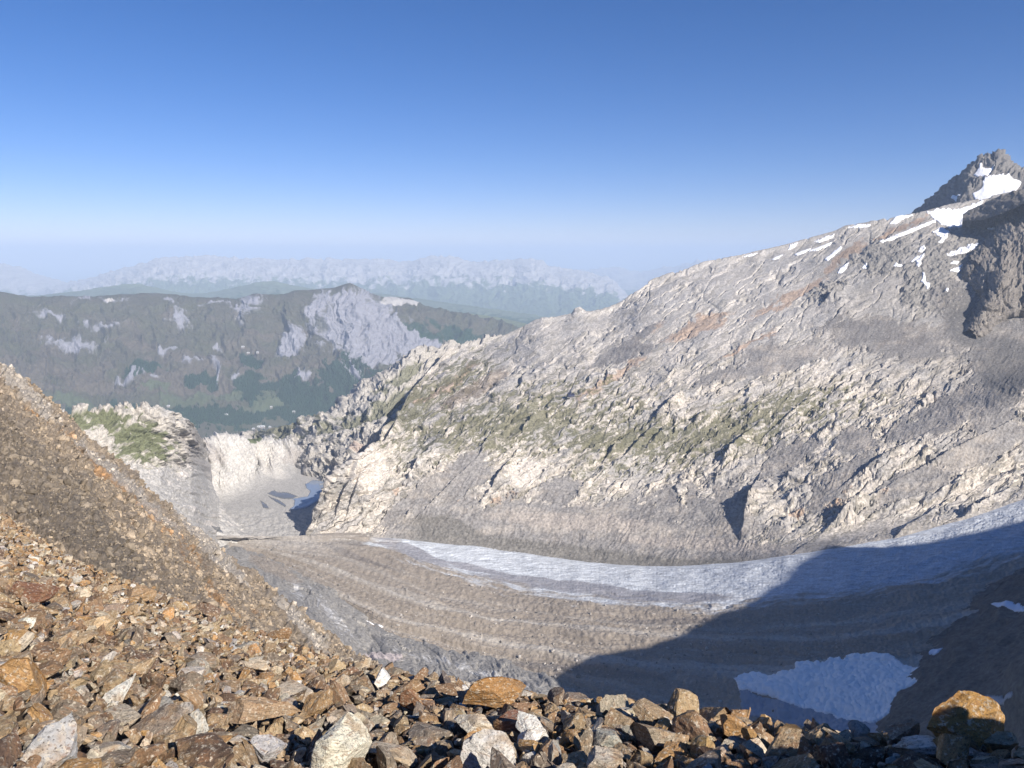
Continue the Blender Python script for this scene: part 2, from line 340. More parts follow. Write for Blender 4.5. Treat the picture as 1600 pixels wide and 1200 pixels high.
tag(link_mesh('forest', tri.reshape(-1, 3), FF, M_far, cc, False), 'dark spruce forest on the lower slopes of the middle mountain', 'forest', kind='stuff')
# ------------------------------------------------------------------ the valley beyond the glacier
RK = {}
def rocky(px, py, ang, seed):
    """relief of ice worn bedrock: crags, rounded ribs and left facing steps, about -1..1, and its finer half"""
    w1 = 14 * fb(px / 70, py / 45, 3, seed); w2 = 5 * fb(px / 22, py / 14, 3, seed + 4)
    a, b = rot(px + w1 + w2, py - w1 * .6 + w2, ang)
    big = fb(a / 75, b / 30, 3, seed + 10, .5, 2); med = fb(a / 40, b / 9, 3, seed + 14, .55, 2); fin = fb(a / 14, b / 2.8, 4, seed + 18, .6, 2)
    q = b / 21 + 1.5 * fb(a / 60, b / 60, 3, seed + 22); fr = q - np.floor(q); saw = np.where(fr < .16, fr / .16, 1 - (fr - .16) / .84)
    saw = saw * ss(fb(a / 70, b / 30, 3, seed + 26), -.15, .4)
    q2 = b / 7.5 + 1.2 * fb(a / 25, b / 25, 3, seed + 28); fr2 = q2 - np.floor(q2); saw2 = np.where(fr2 < .2, fr2 / .2, 1 - (fr2 - .2) / .8) * ss(fb(a / 30, b / 12, 3, seed + 30), -.2, .3)
    w3 = 2.5 * fb(px / 9, py / 6, 3, seed + 40)
    v1, k1, r1 = vor((a + w3 * 2) / 44, (b + w3) / 10, seed + 1); v2, k2, r2 = vor((a + w3) / 20, (b + w3) / 4.4, seed + 2); v3, k3, r3 = vor((a + w3) / 8, (b + w3) / 2.2, seed + 3)
    RK.update(r1=r1, r2=r2, r3=r3)
    med = v1 * 1.1 - k1 * .35 + med * .3; fin = v2 * 1.2 - k2 * .45 + .55 * (v3 - k3 * .3) + fin * .3
    return big, med, fin, saw, saw2, a, b
# ---- A2: craggy grassy shoulder beyond the lake
us = U(340, 800, 620)
cr = curve([(340, 700, 2600), (360, 692, 2600), (380, 684, 2600), (400, 681, 2580), (420, 676, 2450), (450, 667, 2330), (480, 659, 2270), (500, 655, 2260), (518, 648, 2270), (535, 634, 2320), (550, 620, 2400), (565, 607, 2420), (585, 594, 2450), (600, 584, 2480), (620, 572, 2520), (640, 563, 2560), (665, 553, 2600), (690, 545, 2650), (720, 546, 2700), (800, 535, 2800)], us)
md = curve([(340, 706, 2450), (440, 690, 2200), (500, 690, 2010), (560, 680, 1880), (600, 660, 1880), (640, 610, 2080), (700, 560, 2400), (800, 560, 2500)], us)
ft = curve([(340, 720, 2350), (440, 712, 2110), (480, 728, 1920), (505, 745, 1820), (560, 770, 1680), (800, 790, 1850)], us)
bk = cr * 1.1; bk[:, 2] = cr[:, 2] - 500; lo = ft * .97; lo[:, 2] = ft[:, 2] - 60
g = loft([lo, ft, md, cr, bk], (10, 150, 150, 14)); px, py = proj(g); n = normals(g)
big, med, fin, saw, saw2, a, b = rocky(px, py, 42, 200)
g = g + n * (big * 20 + med * 9 + fin * 4 + saw * 14 + saw2 * 5)[..., None]
c = np.tile(np.array((.42, .395, .36), np.float32), (*px.shape, 1)) * (1 + .3 * fb(a / 8, b / 3, 4, 230))[..., None]
gr = ss(-med * .5 - big * .3 + fb(px / 20, py / 10, 4, 233) + blobs(px, py, [(450, 672, 80, 16, 12), (600, 640, 50, 20, 30), (560, 660, 60, 12, 15), (620, 600, 40, 14, 40)]) * .8, .0, .35)
c = mixc(c, (.13, .135, .08), gr * .75); c = mixc(c, (.40, .31, .27), ss(blobs(px, py, [(560, 700, 16, 9, 20)]), .1, .5) * .7)
sheet('mountainside', g, c, M_rock)
# ---- E2: pale moraine wall and lake plain
us = U(280, 600, 480)
cr = curve([(280, 700, 2080), (320, 692, 2080), (332, 686, 2080), (345, 682, 2090), (358, 683, 2100), (372, 688, 2110), (385, 694, 2140), (398, 694, 2200), (408, 688, 2230), (430, 690, 2230), (450, 694, 2230), (470, 702, 2220), (485, 716, 2200), (500, 733, 2180), (530, 742, 2150), (600, 760, 2150)], us)
ft = PZ(us, np.interp(us, [280, 350, 400, 430, 470, 500, 530, 600], [790, 778, 766, 755, 746, 740, 746, 765]), -540)
cr[:, :3] *= .93; m1 = cr * .55 + ft * .45; m1[:, 2] -= 10 + 8 * n2(us / 14, us * 0, 3)
nr = PZ(us, us * 0 + 850, -544); n1 = PZ(us, us * 0 + 800, -540)
bk = cr * 1.06; bk[:, 2] = cr[:, 2] - 120
g = loft([nr, n1, ft, m1, cr, bk], (60, 60, 60, 60, 10)); px, py = proj(g); n = normals(g)
hh = ss(g[..., 2], -539, -520)
gl = fb((px - (py - 740) * .55) / 9, py / 60, 4, 240, .55, 1)
g = g + n * (hh * (gl * 14 + 4 * fb(px / 5, py / 5, 4, 244, .6, 1)) + (1 - hh) * (1.0 + 4 * ss(py, 785, 815)) * fb((px + py) / 16, (py - px * .3) / 6, 5, 246, .6))[..., None]
c = np.tile(np.array((.385, .37, .35), np.float32), (*px.shape, 1)) * (1 + .42 * gl * hh + .20 * fb(px / 12, py / 3, 5, 248, .65))[..., None]
c = mixc(c, (.50, .475, .44), ss(blobs(px, py, [(415, 715, 30, 24, -50), (430, 740, 30, 10, -10)]) + .2 * gl, .1, .5))
c = mixc(c, (.33, .30, .28), ss(blobs(px, py, [(330, 710, 30, 14, -40), (460, 715, 20, 14, -30), (445, 722, 8, 6, 0)]) + .3 * gl, .1, .5) * .6)
c = mixc(c, (.12, .14, .08), ss(blobs(px, py, [(395, 690, 14, 7, 0)]) + .3 * gl, .1, .3))
sheet('moraine', g, c, M_valley)
wcol = (.22, .27, .36)
def pond(pl, lab, name='lake', col=wcol, gg=(g, px, py), rag=1.2, lift=.8):
    o = patch(name, gg[0], gg[1], gg[2], pl, M_water, lift, None, None, rag=rag, col=col, kind='structure'); return o
pond([[(477, 757), (489, 750), (513, 753), (514, 768), (504, 780), (487, 790), (477, 795), (462, 798), (451, 797), (460, 790), (460, 782), (455, 780), (481, 775), (485, 768), (478, 762)]], '', lift=2.0)
pond([[(487, 742), (500, 735), (520, 740), (516, 749), (500, 746)]], '', lift=2.0)
g_e2, px_e2, py_e2 = g, px, py
# ---- E1: knoll with grass, grey slabs below it
us = U(-120, 500, 720)
cr = curve([(-120, 650, 1400), (60, 648, 1350), (90, 642, 1350), (110, 643, 1350), (130, 641, 1370), (160, 639, 1380), (195, 636, 1390), (232, 633, 1400), (250, 636, 1410), (265, 642, 1420), (280, 648, 1450), (295, 657, 1500), (306, 670, 1600), (316, 688, 1740), (322, 704, 1850), (327, 730, 1820), (333, 758, 1750), (342, 784, 1680), (355, 804, 1635), (375, 820, 1600), (400, 831, 1575), (500, 838, 1560)], us)
md = curve([(-120, 700, 1250), (90, 680, 1230), (150, 715, 1230), (200, 740, 1260), (250, 735, 1320), (300, 738, 1440), (325, 775, 1540), (342, 803, 1560), (375, 829, 1540), (400, 837, 1545), (500, 840, 1550)], us)
ft = curve([(-120, 800, 1100), (150, 770, 1100), (200, 790, 1120), (250, 815, 1150), (300, 840, 1260), (340, 847, 1440), (400, 843, 1480), (500, 843, 1500)], us)
lo = ft * .95; lo[:, 2] = ft[:, 2] - 60; bk = cr * 1.08; bk[:, 2] = cr[:, 2] - 180
g = loft([lo, ft, md, cr, bk], (10, 130, 140, 10)); px, py = proj(g); n = normals(g)
up = ss(blobs(px, py, [(200, 675, 150, 62, -12)]) + .25 * fb(px / 20, py / 20, 3, 250), .08, .3)
big, med, fin, saw, saw2, a, b = rocky(px, py, -35, 260)
b2, m2_, f2, s2, s22, a2, b2_ = rocky(px, py, -28, 290)
g = g + n * (up * (big * 12 + med * 9 + fin * 4 + saw2 * 5) + (1 - up) * (b2 * 5 + m2_ * 2.6 + f2 * 1.3 + s2 * 1.5))[..., None]
c = np.tile(np.array((.40, .385, .365), np.float32), (*px.shape, 1)) * (1 + .18 * fb(a2 / 14, b2_ / 3, 4, 270))[..., None]
c = mixc(c, (.57, .53, .49), ss(fb(a2 / 12, b2_ / 4, 4, 274) + .5 * m2_, .28, .5))
c = mixc(c, (.44, .41, .37), up)
gr = up * ss(fb(px / 14, py / 8, 4, 277) + blobs(px, py, [(215, 690, 70, 40, -25), (160, 655, 60, 20, 0)]) - .3 * med, .1, .4)
c = mixc(c, (.115, .13, .06), gr * .88)
c = mixc(c, (.31, .285, .265), ss(blobs(px, py, [(300, 690, 34, 22, -60), (325, 735, 30, 9, -60), (300, 715, 20, 12, -40)]) + .3 * fb3(g, 60, 4, 280), .12, .4) * .6)
c = mixc(c, (.50, .47, .43), ss(blobs(px, py, [(110, 665, 60, 20, -40), (150, 700, 60, 16, -50)]) + .2 * med, .1, .5) * .8)
sheet('hill', g, c, M_rock)
for pl in ([(417, 771), (429, 765), (432, 768), (449, 769), (466, 775), (457, 780), (444, 780), (431, 777)], [(417, 774), (436, 781), (447, 789), (446, 793), (432, 785)], [(406, 781), (418, 789), (421, 795), (411, 794)]):
    pond([pl], '', 'pond', (.15, .15, .145), (g_e2, px_e2, py_e2), .8, .5)
for pl, cl in (([(392, 819), (411, 819), (409, 824), (395, 823)], (.13, .13, .13)), ([(388, 833), (397, 826), (400, 829), (396, 834)], (.13, .19, .30)), ([(329, 821), (345, 826), (350, 833), (336, 829)], (.15, .15, .15))):
    pond([pl], '', 'pond', cl, (g, px, py), .6, 1.2)
# ------------------------------------------------------------------ the glacier: bare ice band and debris bands
us = np.concatenate([U(300, 1800, 1300), np.linspace(1810, 2700, 70)])
TOE = [(300, 838, 1440), (400, 838, 1440), (478, 838, 1430), (560, 838, 1400), (620, 842, 1390), (700, 850, 1360), (800, 862, 1330), (900, 876, 1300), (1000, 886, 1270), (1080, 884, 1250), (1150, 879, 1230), (1230, 868, 1215), (1300, 857, 1215), (1400, 840, 1255), (1500, 813, 1330), (1560, 794, 1390), (1600, 780, 1430), (1800, 710, 1620)]
toe = curve(TOE, us, int(60 * Q)); tz = toe[:, 2]
uy = np.interp(us, [t[0] for t in TOE], [t[1] for t in TOE]); uy = smooth1(uy, int(60 * Q))
ly = smooth1(np.interp(us, [300, 540, 620, 700, 800, 900, 1000, 1100, 1200, 1300, 1400, 1500, 1600, 1800], [842, 848, 868, 900, 925, 944, 955, 956, 950, 940, 925, 903, 868, 780]), int(60 * Q))
b1 = smooth1(np.interp(us, [300, 400, 480, 560, 640, 700, 850, 1000, 1200, 1400, 1600, 1800], [845, 856, 875, 905, 940, 955, 977, 990, 1000, 990, 950, 880]), int(60 * Q))
b2c = smooth1(np.interp(us, [300, 380, 450, 530, 600, 680, 800, 900, 1000, 1200, 1400, 1600, 1800], [850, 872, 895, 930, 962, 982, 1010, 1027, 1035, 1045, 1035, 1000, 930]), int(60 * Q))
b3 = smooth1(np.interp(us, [300, 380, 450, 520, 580, 640, 700, 780, 860, 960, 1200, 1400, 1600, 1800], [856, 885, 910, 945, 985, 1008, 1022, 1042, 1066, 1105, 1180, 1180, 1150, 1080]), int(60 * Q))
zc_ = smooth1(np.interp(us, [300, 480, 800, 1100, 1300, 1600, 1800], [-532, -528, -540, -500, -455, -390, -370]), int(260 * Q)); zc = lambda d: zc_ + d
far = toe * 1.03; far[:, 2] = toe[:, 2] - 8; bk = far * 1.25; bk[:, 2] = -760
far = np.where((us < 485)[:, None], toe, far)
g = loft([PZ(us, b3 + 130, zc(-16)), PZ(us, b3, zc(-10)), PZ(us, b2c, zc(-4)), PZ(us, b1, zc(0)), PZ(us, ly, zc(0)), toe * (1, 1, 1), far, bk], (60, 110, 100, 100, 120, 8, 14))
px, py = proj(g); ci = np.interp(px[0] * 0 + us, us, np.arange(len(us)))
q = np.empty_like(px)
for j in range(px.shape[1]):
    q[:, j] = np.interp(py[:, j], [uy[j], ly[j], b1[j], b2c[j], b3[j], b3[j] + 130], [0, 1, 2, 3, 4, 5.5])
wq = q + .16 * fb(px / 90, py / 40, 3, 300)
ice = ss(1 - wq + .5 * fb(px / 60, wq * 9, 5, 303, .65) * 1.0, -.08, .26) * ss(px + 60 * fb(px / 30, py / 10, 3, 302), 540, 640)
dirt = ss(fb(px / 110, wq * 7, 5, 306, .6) + 1.5 * blobs(px, py, [(880, 915, 130, 9, -6), (1050, 935, 90, 8, 0), (640, 862, 60, 10, -20), (760, 893, 60, 5, -12), (980, 930, 60, 7, 0)]) * 1.0 + .10 + .5 * ss(wq, .3, .9) * .5, .0, .5)
cren = fb(px / 5, py / 2.0 + px / 22, 4, 312, .6, 1)
ridge = np.cos((wq + .12 * fb(px / 60, wq * 2, 3, 315)) * 2 * math.pi * 1.0) * 2.5 + fb(px / 160, wq * 3.0, 4, 318, .55) * 9
n = normals(g)
g = g + n * ((1 - ice) * (ridge + 2.0 * fb(px / 8, py / 4, 4, 320) + 1.0 * fb3(g, 9, 3, 5)) + ice * (4 * fb(px / 60, wq * 5, 3, 322) + 1.6 * fb(px / 30, py / 2.2 + px / 40, 5, 327, .65, 1) + .5 * cren + .5 * fb(px / 3, py / 1.6, 3, 325)))[..., None] * ss(wq, -.05, .12)[..., None]
deb = np.tile(np.array((.285, .245, .205), np.float32), (*px.shape, 1))
deb = mixc(deb, (.29, .25, .21), ss(fb(px / 200, wq * 3.2, 4, 330, .6), -.05, .3))
lt = np.exp(-((wq - 2.02) / .10) ** 2) * .9 + np.exp(-((wq - 3.0) / .12) ** 2) + .5 * np.exp(-((wq - 1.55) / .07) ** 2) + .5 * np.exp(-((wq - 3.55) / .06) ** 2) + .35 * ss(fb(px / 150, wq * 9, 3, 333), .15, .4)
deb = mixc(deb, (.45, .42, .38), np.clip(lt * (.85 + .5 * fb(px / 30, py / 6, 4, 335) * 1.8), 0, 1) * .8)
deb = mixc(deb, (.15, .135, .13), ss(blobs(px, py, [(900, 1045, 200, 10, -6), (560, 870, 90, 5, -20), (560, 850, 50, 9, -5), (1050, 970, 120, 6, 0)]) + .2 * fb(px / 20, py / 6, 3, 337), .1, .5) * .6)
deb = mixc(deb, (.36, .34, .32), (1 - ss(px + 40 * fb(px / 30, py / 8, 3, 345), 430, 600)) * ss(1.9 - wq, 0, .9) * .8)
deb = deb * (1 + .16 * fb(px / 4, py / 2, 4, 339, .7) + .1 * fb(px / 1.5, py / 1.0, 2, 341))[..., None]
icec = mixc(np.tile(np.array((.56, .59, .63), np.float32), (*px.shape, 1)), (.27, .265, .29), dirt * .95)
icec = mixc(icec, (.30, .31, .34), ss(fb(px / 34, py / 1.8 + px / 45, 5, 328, .7), -.1, .35) * .7)
icec = icec * (1 + .5 * fb(px / 22, py / 1.4 + px / 50, 5, 343, .7))[..., None]
c = deb + (icec - deb) * ice[..., None]
sheet('glacier', g, c, M_ice)
g_gl, px_gl, py_gl = g, px, py
SNOWP = dict(mat=M_snow, lift=1.6)
patch('snow_patch', g, px, py, [[(1148, 1064), (1163, 1056), (1180, 1052), (1203, 1057), (1243, 1053), (1246, 1041), (1292, 1040), (1311, 1029), (1317, 1037), (1326, 1027), (1386, 1027), (1409, 1039), (1459, 1050), (1442, 1069), (1416, 1082), (1435, 1091), (1398, 1116), (1360, 1127), (1322, 1119), (1277, 1108), (1225, 1097), (1199, 1086), (1157, 1080)]],
      M_snow, 2.2, 'large jagged snow patch lying in the deep shade at the foot of the dark slope', 'snow patch', seed=1, rag=7, col=(.90, .90, .89), fq=16)
patch('ice_patch', g, px, py, [[(1155, 1078), (1157, 1112), (1195, 1114), (1243, 1128), (1300, 1142), (1395, 1158), (1412, 1140), (1404, 1112), (1360, 1124), (1277, 1104), (1225, 1094)]],
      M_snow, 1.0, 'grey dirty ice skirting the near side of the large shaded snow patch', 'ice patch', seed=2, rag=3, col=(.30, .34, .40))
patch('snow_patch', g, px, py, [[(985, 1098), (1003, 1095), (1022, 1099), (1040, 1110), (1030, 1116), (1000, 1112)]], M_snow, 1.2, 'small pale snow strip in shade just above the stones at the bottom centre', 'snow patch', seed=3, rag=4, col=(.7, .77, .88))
patch('snow_patch', g, px, py, [[(568, 972), (590, 975), (600, 979), (592, 981), (578, 978)]], M_snow, 1.2, 'tiny bright sunlit snow patch at the left edge of the brown debris', 'snow patch', seed=4, rag=1.5)
# ---- scattered boulders riding on the debris
cand = np.argwhere((ice < .1) & (px > 380) & (px < 1320) & (wq > .9) & (wq < 4.4))
pick = cand[RNG.integers(0, len(cand), 3000)]; bp = g[pick[:, 0], pick[:, 1]]
t = (1 + math.sqrt(5)) / 2
ico = np.array([(-1, t, 0), (1, t, 0), (-1, -t, 0), (1, -t, 0), (0, -1, t), (0, 1, t), (0, -1, -t), (0, 1, -t), (t, 0, -1), (t, 0, 1), (-t, 0, -1), (-t, 0, 1)]) / 1.9
icof = np.array([(0, 11, 5), (0, 5, 1), (0, 1, 7), (0, 7, 10), (0, 10, 11), (1, 5, 9), (5, 11, 4), (11, 10, 2), (10, 7, 6), (7, 1, 8), (3, 9, 4), (3, 4, 2), (3, 2, 6), (3, 6, 8), (3, 8, 9), (4, 9, 5), (2, 4, 11), (6, 2, 10), (8, 6, 7), (9, 8, 1)])
def lumps(name, pos, size, cols, mat, label, cat):
    N = len(pos); s = size[:, None, None] * (ico[None] * RNG.uniform(.6, 1.3, (N, 12, 1))) * RNG.uniform(.6, 1.3, (N, 1, 3))
    v = s + pos[:, None]; v[..., 2] += size[:, None] * .25
    FF = (icof[None] + (np.arange(N) * 12)[:, None, None]).reshape(-1, 3)
    return tag(link_mesh(name, v.reshape(-1, 3), FF, mat, np.repeat(cols, 12, 0), False), label, cat, kind='stuff')
sz = .4 * RNG.pareto(2.2, len(bp)) + .45; sz = np.minimum(sz, 2.6)
lumps('boulder_scatter', bp, sz, np.array((.27, .25, .23), np.float32) * RNG.uniform(.6, 1.9, len(bp))[:, None], M_valley, 'countless small boulders strewn over the glacier debris', 'boulders')
# ---- pale slab apron under the brown slope
us = U(330, 1180, 800)
b3u = np.interp(us, [330, 345, 400, 450, 500, 540, 580, 640, 700, 780, 860, 960, 1060, 1180], [846, 852, 868, 886, 905, 940, 980, 1000, 1022, 1042, 1066, 1105, 1150, 1200])
g = loft([PZ(us, b3u - 22, -565), PZ(us, b3u, -530), PZ(us, b3u + 45, -480), PZ(us, b3u + 140, -380)], (30, 150, 120)); px, py = proj(g); n = normals(g)
big, med, fin, saw, saw2, a, b = rocky(px, py, -38, 400)
g = g + n * (big * 5 + med * 2.0 + fin * .8 + saw2 * 1)[..., None]
c = np.tile(np.array((.30, .285, .265), np.float32), (*px.shape, 1)) * (1 + .28 * fb(a / 10, b / 3, 4, 420, .6))[..., None]
c = mixc(c, (.50, .49, .48), ss(fb(a / 14, b / 4, 4, 424, .6) + .6 * blobs(px, py, [(465, 920, 14, 40, 20), (520, 960, 60, 12, -50), (770, 1055, 120, 9, -16), (690, 1035, 90, 8, -14)]), .25, .55))
c = mixc(c, (.60, .52, .49), ss(blobs(px, py, [(600, 1027, 42, 7, -8)]) + .2 * fb(px / 20, py / 2, 3, 428), .1, .4))
c = mixc(c, (.33, .28, .23), ss(blobs(px, py, [(430, 890, 60, 14, -25), (500, 900, 50, 14, -20)]) + .3 * fb(px / 10, py / 6, 3, 430), .1, .4) * .8)
sheet('rock_slabs', g, c, M_rock)
# ------------------------------------------------------------------ A: the great pale mountainside
us = np.concatenate([U(478, 1720, 1430), np.linspace(1725, 2700, 130)])
SNOWA = [[(1449, 332), (1465, 326), (1486, 325), (1495, 327), (1515, 320), (1536, 312), (1530, 322), (1517, 328), (1537, 336), (1551, 334), (1565, 331), (1580, 340), (1590, 360), (1580, 368), (1560, 360), (1548, 362), (1537, 356), (1519, 352), (1504, 357), (1487, 355), (1470, 350), (1459, 342)],
         [(1455, 362), (1472, 354), (1484, 362), (1481, 372), (1473, 380), (1464, 383), (1470, 373), (1462, 366)],
         [(1372, 381), (1400, 367), (1430, 355), (1461, 343), (1462, 347), (1432, 360), (1402, 372), (1378, 382)],
         [(1388, 350), (1401, 337), (1432, 335), (1412, 343), (1400, 350)],
         [(1322, 354), (1345, 350), (1362, 351), (1358, 356), (1330, 357)],
         [(1270, 378), (1290, 369), (1306, 364), (1300, 372), (1280, 380)],
         [(1231, 391), (1234, 382), (1247, 378), (1243, 386)],
         [(1156, 402), (1170, 397), (1187, 395), (1176, 401)],
         [(1262, 393), (1280, 386), (1301, 377), (1296, 383), (1276, 392)],
         [(1240, 398), (1252, 393), (1268, 388), (1258, 395), (1246, 400)],
         [(1288, 406), (1298, 397), (1314, 384), (1316, 388), (1304, 399), (1293, 408)],
         [(1205, 406), (1215, 401), (1224, 398), (1218, 403), (1210, 407)],
         [(1308, 427), (1312, 419), (1326, 412), (1322, 421), (1314, 428)],
         [(1346, 420), (1349, 415), (1355, 413), (1354, 421)],
         [(1423, 411), (1428, 403), (1444, 398), (1441, 408), (1436, 420), (1431, 418), (1430, 410)],
         [(1434, 394), (1438, 387), (1445, 382), (1446, 391), (1440, 396)],
         [(1394, 417), (1400, 412), (1411, 414), (1408, 418)],
         [(1476, 399), (1492, 394), (1502, 388), (1518, 382), (1529, 382), (1522, 393), (1504, 399), (1488, 402)],
         [(1482, 415), (1488, 410), (1499, 410), (1495, 416)],
         [(1481, 427), (1492, 420), (1508, 414), (1502, 424), (1495, 428)],
         [(1437, 441), (1441, 433), (1440, 425), (1445, 430), (1447, 443), (1453, 448), (1450, 454), (1444, 448)],
         [(1475, 456), (1479, 452), (1482, 455), (1479, 459)]]
cr = curve([(478, 839, 1452), (484, 826, 1455), (490, 805, 1460), (497, 785, 1465), (508, 760, 1460), (525, 737, 1465), (545, 722, 1485), (575, 703, 1530), (600, 690, 1580), (612, 672, 1640), (622, 650, 1720), (640, 615, 1860), (665, 585, 2080), (690, 558, 2200), (703, 545, 2300), (720, 545, 2330), (745, 541, 2360), (760, 536, 2380), (780, 528, 2400), (800, 520, 2420), (825, 508, 2430), (835, 502, 2440), (850, 497, 2440), (868, 496, 2450), (885, 493, 2480),
            (893, 492, 2480), (898, 482, 2480), (906, 480, 2480), (916, 489, 2480), (940, 485, 2500), (962, 477, 2540), (975, 470, 2560), (985, 462, 2580), (1000, 452, 2600), (1015, 441, 2650), (1040, 430, 2700), (1070, 422, 2740), (1100, 411, 2800), (1150, 402, 2860), (1200, 391, 2900), (1250, 378, 2960), (1300, 364, 3000), (1320, 355, 3020), (1380, 345, 3050), (1436, 334, 3100), (1480, 322, 3200), (1520, 315, 3300), (1560, 306, 3350), (1600, 298, 3400), (1800, 298, 3400)], us)
m2 = curve([(478, 839.5, 1448), (500, 803, 1452), (525, 768, 1465), (560, 735, 1490), (600, 712, 1540), (620, 690, 1600), (640, 670, 1680), (700, 640, 1770), (800, 622, 1790), (891, 618, 1760), (1000, 610, 1750), (1100, 600, 1750), (1200, 590, 1780), (1300, 578, 1860), (1400, 562, 1960), (1500, 560, 2050), (1600, 560, 2120), (1800, 560, 2250)], us, int(70 * Q))
m1 = curve([(478, 840, 1444), (500, 826, 1440), (540, 800, 1448), (600, 762, 1475), (640, 735, 1505), (680, 706, 1525), (740, 700, 1535), (800, 706, 1535), (900, 716, 1530), (1000, 735, 1510), (1080, 742, 1490), (1180, 745, 1470), (1300, 715, 1490), (1400, 690, 1540), (1500, 655, 1620), (1600, 612, 1730), (1800, 580, 1950)], us, int(30 * Q))
m0 = curve([(478, 841, 1440), (560, 832, 1425), (640, 803, 1430), (680, 789, 1430), (740, 785, 1420), (900, 793, 1400), (1000, 805, 1380), (1100, 832, 1330), (1200, 840, 1290), (1300, 832, 1295), (1400, 812, 1340), (1500, 780, 1420), (1600, 740, 1540), (1800, 670, 1740)], us, int(30 * Q))
toe = curve(TOE, us, int(60 * Q)); lo = toe * .97; lo[:, 2] = toe[:, 2] - 30
crS = np.stack([smooth1(cr[:, k_], int(70 * Q)) for k_ in range(3)], -1); m3 = crS * .5 + m2 * .5; m4 = crS * .93 + m2 * .07; m4[:, 2] -= 3
bk = cr * 1.1; bk[:, 2] = cr[:, 2] - 350; bk[:, 0] -= np.interp(us, [478, 700, 800], [60, 60, 0])
g = loft([lo, toe, m0, m1, m2, m3, m4, cr, bk], (12, 80, 120, 160, 150, 136, 16, 14)); px, py = proj(g); n = normals(g)
z0 = g[..., 2].copy()
big, med, fin, saw, saw2, a, b = rocky(px, py, 31, 500)
top = fb(px / 60, py / 40, 4, 540)
lowf = fb(px / 6, py / 4, 4, 545, .6); str_ = fb(a / 22, b / 2.6, 4, 548, .6)
jit = .40 * fb(a / 34, b / 13, 6, 550, .68) + .14 * lowf
# loose grey scree and moraine
wX = px + 34 * fb(a / 55, b / 30, 6, 552, .65); wY = py - 20 * fb(a / 55, b / 30, 6, 556, .65)
g[..., 2] -= np.clip(px - 1615, 0, 180) * .5
snm = np.zeros(px.shape, np.float32)
for pl_ in SNOWA: snm = np.maximum(snm, inpoly(px, py, pl_))
for _ in range(int(8 * Q) + 1): snm = .25 * (np.roll(snm, 1, 0) + np.roll(snm, -1, 0) + np.roll(snm, 1, 1) + np.roll(snm, -1, 1))
y1 = np.interp(px, [478, 600, 640, 680, 740, 900, 1000, 1100, 1200, 1300, 1400, 1500, 1600, 1800], [850, 835, 800, 782, 775, 785, 798, 820, 850, 845, 835, 810, 775, 710])
scree = np.maximum.reduce([
    ss((py - y1) / 14 + jit * 3, -.3, .6),
    ss(blobs(wX, wY, [(1100, 790, 110, 46, -4), (1505, 500, 44, 74, 25), (1570, 570, 66, 84, -10), (1390, 528, 125, 34, -6), (1220, 560, 85, 24, 12), (1140, 585, 70, 10, 15), (1470, 650, 90, 34, 20), (1540, 640, 60, 60, 0), (970, 555, 60, 14, 20), (1000, 525, 46, 12, 25),
        (650, 775, 75, 20, 38), (720, 745, 60, 38, 30), (690, 800, 70, 16, 10), (890, 770, 60, 24, 0), (950, 800, 120, 22, 0), (1230, 720, 60, 24, 40), (1330, 735, 60, 26, 30), (1420, 760, 100, 22, 25), (1520, 710, 80, 26, 22), (1340, 690, 40, 20, 0), (1290, 780, 40, 30, 30), (760, 780, 50, 14, 0), (1560, 680, 60, 30, 20), (1120, 830, 120, 20, 0)]) + jit * 1.9, .0, .22)])
outc = ss(blobs(wX, wY, [(556, 745, 46, 42, 55), (525, 800, 38, 14, 60), (640, 760, 32, 10, 40), (818, 738, 36, 26, 45), (770, 775, 40, 12, 40), (930, 765, 40, 20, 40), (1010, 760, 14, 16, 60), (560, 818, 60, 9, 30), (1060, 770, 10, 26, 30), (1200, 800, 34, 26, 60), (1345, 790, 60, 15, 30),
        (1450, 800, 70, 14, 22), (1230, 770, 24, 20, 30), (1300, 800, 20, 18, 0), (1400, 720, 60, 10, 30), (690, 705, 22, 20, 50), (1100, 765, 12, 20, 45), (660, 728, 16, 26, 45), (1500, 765, 40, 9, 25)]) + jit * 1.2, .10, .22)
scree = scree * (1 - outc)
crag = ss(blobs(wX, wY, [(1380, 400, 60, 34, 20), (1290, 455, 40, 18, 20), (1450, 450, 60, 60, 10), (1530, 370, 60, 40, 0), (1480, 400, 60, 40, 0), (545, 760, 46, 60, 60)]) + jit, .1, .4)
rk = 1 - scree * .93
upper = ss(py, 640, 480)                                # smoother slabs high up
amp = 1 - .62 * upper
face = blobs(px, py, [(575, 735, 40, 38, 50), (820, 738, 32, 26, 45)])
smf = 1 - .3 * ss(face, .1, .5)
lnA = np.exp(-(n2(a / 120, b / 15, 710) / .045) ** 2) * ss(n2(a / 90, b / 40, 711), -.3, .2); a5, b5 = rot(px + 10 * top, py, 58)
lnB = np.exp(-(n2(a5 / 90, b5 / 26, 712) / .04) ** 2) * ss(n2(px / 70, py / 50, 713), -.1, .3)
rgh = .38 + .85 * ss(fb(a / 70, b / 34, 4, 714, .6), -.22, .22)
dis = (1 - .85 * snm) * rk * (-7 * lnA - 2.5 * lnB) + (1 - .85 * snm) * rk * rgh * amp * smf * (big * 9 + med * 4.0 + fin * 1.7 + saw * 6.5 + saw2 * 1.0) + crag * (fb((px + py * .5) / 22, (py - px * .3) / 14, 5, 560, .6, 1) * 9)
